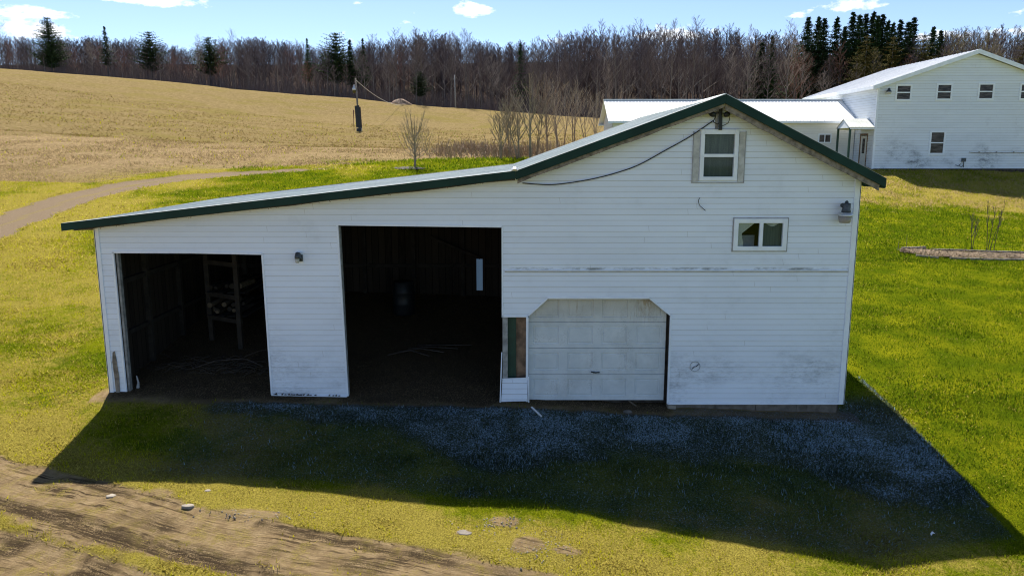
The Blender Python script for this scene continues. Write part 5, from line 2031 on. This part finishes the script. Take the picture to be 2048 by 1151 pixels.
def yard():
    gx, gy = on_ground(830, 335)
    z = hz(gx, gy)
    hh = H + (300 - 222) / F * (gy + D) - z
    root = empty('young_tree', (gx, gy, z), 'small vase shaped leafless tree on the green lawn behind the barn', 'tree')
    r = random.Random(5)
    T, K = MB(), MB()
    O = Vector((gx, gy, z))
    T.tube([O + Vector((0, 0, -.1)), O + Vector((.02, 0, hh * .2)), O + Vector((-.02, 0, hh * .45)), O + Vector((.03, 0, hh * .8))], [.07, .05, .032, .012], 8, False)
    for k in range(40):
        f = .13 + .42 * (k / 40)
        a = k * 2.4 + r.uniform(-.3, .3)
        rad = hh * (.36 - .16 * (k / 40)) * r.uniform(.5, 1.1)
        top_ = hh * (.55 + .45 * (k / 40) ** .6) * r.uniform(.85, 1.08)
        p0 = O + Vector((0, 0, hh * f))
        p3 = O + Vector((math.cos(a) * rad, math.sin(a) * rad, top_))
        p1 = p0.lerp(p3, .3) + Vector((math.cos(a), math.sin(a), -.25)) * rad * .22
        p2 = p0.lerp(p3, .65) + Vector((math.cos(a), math.sin(a), -.1)) * rad * .14
        K.tube([p0, p1, p2, p3], [.018, .012, .008, .004], 4, False)
        for q in range(9):
            t = r.uniform(.25, 1)
            c = (p0.lerp(p1, t * 3) if t < .33 else (p1.lerp(p2, (t - .33) * 3) if t < .66 else p2.lerp(p3, (t - .66) * 3)))
            d = Vector((math.cos(a) * .4 + r.gauss(0, .5), math.sin(a) * .4 + r.gauss(0, .5), r.uniform(.4, 1.2))).normalized() * r.uniform(.2, .65)
            w = Vector((.006, .003, 0))
            K.tri(c - w, c + w, c + d)
    T.build('trunk', 'sapling_bark', root, True)
    K.build('crown', 'sapling_bark', root)
    gx, gy = on_ground(818, 337)
    m = MB()
    n = 28
    pts = [(gx + math.cos(6.283 * i / n) * .95 * (1 + .06 * math.sin(i * 2.3)), gy + math.sin(6.283 * i / n) * .55 * (1 + .06 * math.sin(i * 1.7))) for i in range(n)]
    b = len(m.v)
    m.v += [(gx, gy, hz(gx, gy) + .10)] + [(x, y, hz(x, y) + .035) for x, y in pts]
    m.f += [(0, i + 1, (i + 1) % n + 1) for i in range(n)]
    tag(m.build('mulch_ring', 'dark_wood'), 'dark oval mulch ring round the small lawn tree', 'mulch ring')
    th = [
        (968, 313, 268, 'thin single stem at the left edge of the bramble', 1, 5, .12, 1.0),
        (1002, 318, 222, 'leafless sapling bending left at the left of the thicket', 2, 10, .3, 1.1),
        (1020, 312, 205, 'slender multi stemmed sapling in the thicket by the bramble', 3, 12, .25, 1.0),
        (1038, 316, 190, 'leafless twin stemmed tree left of the dark straight trunk', 2, 16, .26, 1.3),
        (1061, 318, 172, 'leafless tree with dark straight trunk in the middle of the thicket', 1, 20, .28, 1.8),
        (1074, 314, 196, 'thin leaning tree just right of the dark straight trunk', 1, 10, .3, 1.1),
        (1095, 306, 170, 'leafless tree with long right reaching limb in the thicket', 2, 14, .34, 1.4),
        (1116, 303, 178, 'upright leafless sapling behind the barn roof slope', 1, 12, .24, 1.2),
        (1126, 302, 190, 'thin leafless sapling rising just over the barn roof slope', 1, 12, .3, 1.1),
        (1148, 298, 182, 'leafless sapling leaning over the barn roof', 1, 10, .34, 1.1),
        (1172, 292, 184, 'leafless sapling left of the white roof end', 2, 10, .3, 1.0),
        (1190, 290, 200, 'short leafless sapling nearest the white roof end', 2, 10, .3, 1.0),
        (1232, 286, 190, 'thin leafless sapling in front of the white metal roof', 1, 8, .25, 1.0),
        (1262, 284, 178, 'leafless sapling with pale stem against the white roof', 1, 8, .25, 1.0),
    ]
    for i, (px, py, top, lab_, st, li, sp, tk) in enumerate(th):
        sapling('sapling', px, py, top - 4 - (i * 7 % 5) * 4, lab_, 60 + i, st + (i % 2), li + 2, sp * 1.5, .65, .022, .2, .07 + .03 * (i % 3), thick=tk)
    # bramble: a tangle nobody could count
    b = MB()
    r = random.Random(77)
    cen = [on_ground(px, py) for px, py in ((900, 312), (950, 305), (990, 310), (1030, 312), (1060, 310), (940, 300), (1100, 300))]
    for i in range(1700):
        cx, cy = r.choice(cen)
        x, y = cx + r.gauss(0, 1.3), cy + r.gauss(0, 1.6)
        g = hz(x, y) - .05
        L = abs(r.gauss(.5, .3)) + .15
        c = Vector((x, y, g))
        t1 = c + Vector((r.gauss(0, .3), r.gauss(0, .3), L * .8))
        t2 = t1 + Vector((r.gauss(0, .45), r.gauss(0, .3), r.uniform(-.2, .3)))
        w = Vector((.012, 0, .004))
        b.quad(c - w, c + w, t1 + w, t1 - w)
        b.tri(t1 - w, t1 + w, t2)
    tag(b.build('bramble', 'bramble'), 'tangled brown bramble below the thicket at the field edge', 'bramble', kind='stuff')
    # yard pole
    gx, gy = 0, 0
    Y = 95.4
    base = atY(719, 262, Y)
    x0, z0 = base.x, hz(base.x, Y)
    root = empty('utility_pole', (x0, Y, z0), 'leaning wooden utility pole with a lamp and dark boards round its foot in the field', 'utility pole')
    top = atY(711, 156, Y)
    p = MB().tube([(x0, Y, z0 - .4), top], [.16, .10], 8)
    p.build('pole', 'bark_grey', root, True)
    s = Vector(top) - Vector((x0, Y, z0))
    s.normalize()
    q = Vector((x0, Y, z0))
    for dx, wd, hb, ht, mm in ((-.22, .30, .5, 3.45, 'black_metal'), (.10, .36, .25, 3.5, 'black_metal'), (.36, .16, .35, 3.3, 'dark_wood')):
        a = q + s * hb + Vector((dx, -.22, 0))
        c = q + s * ht + Vector((dx, -.22, 0))
        MB().bar(a, c, wd, .10).build('board', mm, root)
    bt = MB()
    for dx in (-.35, -.1, .15, .4):
        bt.bar(q + Vector((dx, -.25, -.05)), q + Vector((dx * .8, -.22, .9)), .09, .07)
    bt.build('foot_strut', 'grey_wood', root)
    bl = MB().box(q.x - .3, q.x + .28, Y - .35, Y - .1, z0 - .1, z0 + .35)
    bl.build('base_block', 'black_metal', root)
    L = empty('lamp', (0, 0, 0))
    L.parent = root
    lc = atY(708.5, 181, Y)
    MB().lathe((lc.x, Y, lc.z), [(.22, 0), (.28, .15), (.2, .4), (.1, .6), (.05, .8)], 12).build('housing', 'reflector', L, True)
    MB().lathe((lc.x, Y, lc.z - .35), [(.12, 0), (.24, .15), (.24, .36)], 12).build('lens', 'needle_olive', L, True)
    MB().bar((lc.x, Y, lc.z + .6), q + s * 6.2, .06).build('bracket', 'black_metal', L)
    c1, c2 = Vector(q + s * 7.0), Vector(atY(812, 210, 148))
    pts = []
    for i in range(15):
        t = i / 14
        v = c1.lerp(c2, t)
        v.z -= 5.0 * t * (1 - t) * .9
        pts.append(v)
    MB().tube(pts, .03, 5).build('power_line', 'pale_rod', root)
    MB().tube([q + Vector((-.75, 0, .2)), q + Vector((-.8, 0, 1.6)), q + Vector((-.72, 0, 2.9))], [.04, .035, .09], 5).build('dead_vine', 'twig_red', root)
    # old pole in the wood
    x, y = on_ground(914, 214)
    y = 152.0
    x = (914 - 1024) / F * (y + D)
    g = hz(x, y)
    t = atY(909, 150, y)
    root = empty('leaning_pole', (x, y, g), 'old leaning grey pole at the edge of the wood', 'pole')
    MB().tube([(x, y, g - .3), t], [.16, .11], 7).build('shaft', 'grey_wood', root, True)
    MB().bar(t + Vector((-.5, 0, -.9)), t + Vector((.5, 0, -.6)), .1).build('crossarm', 'grey_wood', root)
    # spoil heap on the crest
    x, y = on_ground(802, 208)
    m = MB()
    n, k = 22, 6
    r = random.Random(9)
    for j in range(k + 1):
        for i in range(n):
            a = 6.283 * i / n
            rad = 2.4 * (1 - j / k) + .02
            nz = 1 + .12 * math.sin(a * 3 + j) + r.uniform(-.05, .05)
            xx, yy = x + math.cos(a) * rad * nz, y + math.sin(a) * rad * .7 * nz
            m.v.append((xx, yy, hz(xx, yy) - .15 + 1.15 * math.sin(min(1, j / k * 1.05) * math.pi / 2) * (1 + r.uniform(-.06, .06))))
    for j in range(k):
        for i in range(n):
            i2 = (i + 1) % n
            m.f.append((j * n + i, j * n + i2, (j + 1) * n + i2, (j + 1) * n + i))
    m.f.append(tuple(k * n + i for i in range(n)))
    tag(m.build('soil_heap', 'tan_board', None, True), 'low reddish brown soil heap on the crest of the field', 'soil heap')
    # olive bush at the foot of the wood
    T, K = conifer(41, 3.2, .55, .05, 9, 10, -.1, .35, .9, .8)
    P = make_proto('bush', T, K, 'bark', 'needle_olive')
    x, y = on_ground(940, 213)
    place(P, x, y + 1.0, .9, 0, 'pale olive rounded bush at the foot of the wood', 'bush', None, 'bush', sx=1.3)
    x, y = on_ground(962, 215)
    place(P, x, y + 1.2, .75, 1, 'smaller pale olive bush, right neighbour of the rounded bush', 'bush', None, 'bush', sx=1.3)
    # planting bed on the right lawn
    ed = empty('planting_bed', (BED[0][0], BED[0][1], hz(*BED[0])), 'long low planting bed edged with old timbers on the right lawn', 'planting bed')

    def edge(pts, w=.09, hh=.12):
        P = [Vector((*p, hz(*p) + .03)) for p in [on_ground(*q) for q in pts]]
        for a, c in zip(P[:-1], P[1:]):
            MB().bar(a, c, w, hh).build('edging_timber', 'weathered_wood', ed)
    edge([(1803, 499), (1850, 497)])
    edge([(1868, 502), (1935, 503.5)])
    edge([(1937, 504), (1990, 506), (2075, 508)])
    edge([(1832, 513), (1877, 517)], .07, .08)
    edge([(1900, 518), (1965, 520)], .07, .08)
    edge([(1966, 520.5), (2075, 521)], .07, .08)
    r = random.Random(31)
    lo = [on_ground(px, py) for px, py in ((1800, 505), (1850, 513), (1900, 516), (1960, 518), (2075, 519.5))]
    hi = [on_ground(px, py) for px, py in ((1800, 500), (1850, 499.5), (1900, 504), (1960, 506), (2075, 509))]
    m = MB()
    N = 60
    rows = []
    for i in range(N + 1):
        t = i / N * 4
        k = min(int(t), 3)
        a = Vector(lo[k]).lerp(Vector(lo[k + 1]), t - k)
        c = Vector(hi[k]).lerp(Vector(hi[k + 1]), t - k)
        row = []
        for j in range(7):
            p = a.lerp(c, j / 6)
            row.append(len(m.v))
            m.v.append((p.x, p.y, hz(p.x, p.y) + .03 + .06 * math.sin(j / 6 * math.pi) + r.uniform(-.015, .03)))
        rows.append(row)
    for i in range(N):
        for j in range(6):
            m.f.append((rows[i][j], rows[i + 1][j], rows[i + 1][j + 1], rows[i][j + 1]))
    for i in range(1500):
        t = r.random() * 4
        k = min(int(t), 3)
        p = Vector(lo[k]).lerp(Vector(lo[k + 1]), t - k).lerp(Vector(hi[k]).lerp(Vector(hi[k + 1]), t - k), r.random())
        c = Vector((p.x, p.y, hz(p.x, p.y) + .06))
        d = Vector((r.gauss(0, 1), r.gauss(0, 1), abs(r.gauss(0, .4)))).normalized() * r.uniform(.06, .22)
        w = Vector((-d.y, d.x, 0)).normalized() * .012
        m.tri(c - w, c + w, c + d)
    tag(m.build('dead_litter', 'mulch'), 'dead brown litter and stalks filling the planting bed', 'mulch', kind='stuff')
    sapling('shrub', 1943, 502, 424, 'leafless forked shrub in the planting bed, left of the two', 5, 2, 6, .34, .4, .014, .4, .03, thick=1.3, mat='dark_wood', cat='shrub', sub=2)
    sapling('shrub', 1978, 503, 392, 'taller leafless multi stemmed shrub in the planting bed, right of the two', 8, 4, 5, .22, .35, .012, .45, .04, thick=.9, mat='dark_wood', cat='shrub', sub=2)
    for px, py, tp, lab_ in ((1795, 502, 480, 'short dead stalk at the left tip of the planting bed'), (1811, 500, 470, 'taller dead stalk near the left tip of the planting bed')):
        x, y = on_ground(px, py)
        z = hz(x, y)
        t = atY(px + 3, tp, y)
        tag(MB().tube([(x, y, z - .05), (x + .02, y, (z + t.z) / 2), t], [.012, .01, .006], 4).build('dead_stalk', 'bark_grey'), lab_, 'stalk')
    # stones and litter in the foreground
    def stone(px, py, rx, ry, hh, lab_, mat='stone', name='stone', seed=1):
        r = random.Random(seed)
        x, y = on_ground(px, py)
        z = hz(x, y) + .004
        m = MB()
        n = 14
        ph = [r.uniform(.8, 1.15) for _ in range(n)]
        for j, (sc, zz) in enumerate(((1, -.03), (1.0, .3), (.8, .8), (.45, 1.0))):
            for i in range(n):
                a = 6.283 * i / n
                m.v.append((x + math.cos(a) * rx * sc * ph[i], y + math.sin(a) * ry * sc * ph[(i + 3) % n], z + (hh * zz if zz > 0 else zz) + r.uniform(-.1, .1) * hh))
        for j in range(3):
            for i in range(n):
                i2 = (i + 1) % n
                m.f.append((j * n + i, j * n + i2, (j + 1) * n + i2, (j + 1) * n + i))
        m.f.append(tuple(3 * n + i for i in range(n)))
        tag(m.build(name, mat, None, True), lab_, 'stone')
    stone(222, 991, .075, .07, .010, 'small pale stone beside the muddy wheel track, leftmost of the stones', seed=3)
    stone(377, 1011, .10, .06, .012, 'flat pale stone in the grass above the wheel tracks', seed=4)
    stone(416, 981, .055, .045, .015, 'little pale stone just right of the flat stone, nearer the shadow', seed=5)
    stone(931, 1063, .12, .09, .006, 'flat grey stone sunk in the grass below the shadow edge', 'concrete', seed=6)
    stone(1255, 823, .09, .05, .03, 'thin flat stone in front of the garage door', 'concrete', seed=7)
    r = random.Random(4)
    for cx, cy, sx, sy, nn, nm, lab_ in ((500, 1028, .38, .07, 90, 'gravel_patch', 'patch of pale gravel in the grass right of the flat stone'),
                                         (1000, 1046, .25, .12, 110, 'rubble_patch', 'grey rubble patch in the grass below the shadow edge'),
                                         (1062, 1090, .3, .18, 150, 'dirt_clods', 'loose grey clods in the bare spot at bottom centre')):
        x0, y0 = on_ground(cx, cy)
        m = MB()
        for i in range(nn):
            x, y = x0 + r.gauss(0, sx), y0 + r.gauss(0, sy)
            z = hz(x, y)
            s = r.uniform(.004, .016)
            m.hexa([(x - s, y - s, z - .01), (x + s, y - s * r.uniform(.6, 1), z - .01), (x + s * r.uniform(.6, 1), y + s, z - .01), (x - s, y + s * .8, z - .01),
                    (x - s * .6, y - s * .5, z + s), (x + s * .5, y - s * .6, z + s * r.uniform(.7, 1)), (x + s * .5, y + s * .4, z + s), (x - s * .4, y + s * .6, z + s)])
        tag(m.build(nm, 'stone'), lab_, 'gravel', kind='stuff')
    x, y = on_ground(1866, 1075)
    z = hz(x, y) + .05
    m = MB()
    m.quad((x - .05, y - .03, z), (x, y + .01, z + .02), (x + .01, y + .06, z + .03), (x - .03, y + .03, z + .01))
    m.quad((x, y + .01, z + .02), (x + .05, y + .03, z), (x + .045, y + .07, z + .005), (x + .01, y + .06, z + .03))
    tag(m.build('paper_scrap', 'paper'), 'small white crumpled scrap lying on the shaded grass at lower right', 'paper scrap')
    a, c = on_ground(1063, 820), on_ground(1083, 836)
    tag(MB().bar((*a, hz(*a) + .07), (*c, hz(*c) + .04), .035, .015).build('wood_strip', 'paper'), 'pale narrow strip lying on the ground left of the garage door', 'wood strip')
    a, c = on_ground(1258, 806), on_ground(1272, 814)
    tag(MB().bar((*a, hz(*a) + .05), (*c, hz(*c) + .03), .03, .015).build('wood_chip', 'log_end'), 'short wood splinter in front of the garage door', 'splinter')
    x, y = -7.25, .12
    tag(MB().tube([(-7.53, .20, hz(-7.5, .2)), (-7.50, .18, hz(-7.5, .2) + .12), (-7.52, .17, hz(-7.5, .2) + .26)], [.035, .02, .01], 7).build('plastic_scrap', 'seam_grey'), 'pale blue grey plastic scrap standing inside the left jamb', 'scrap')


yard()
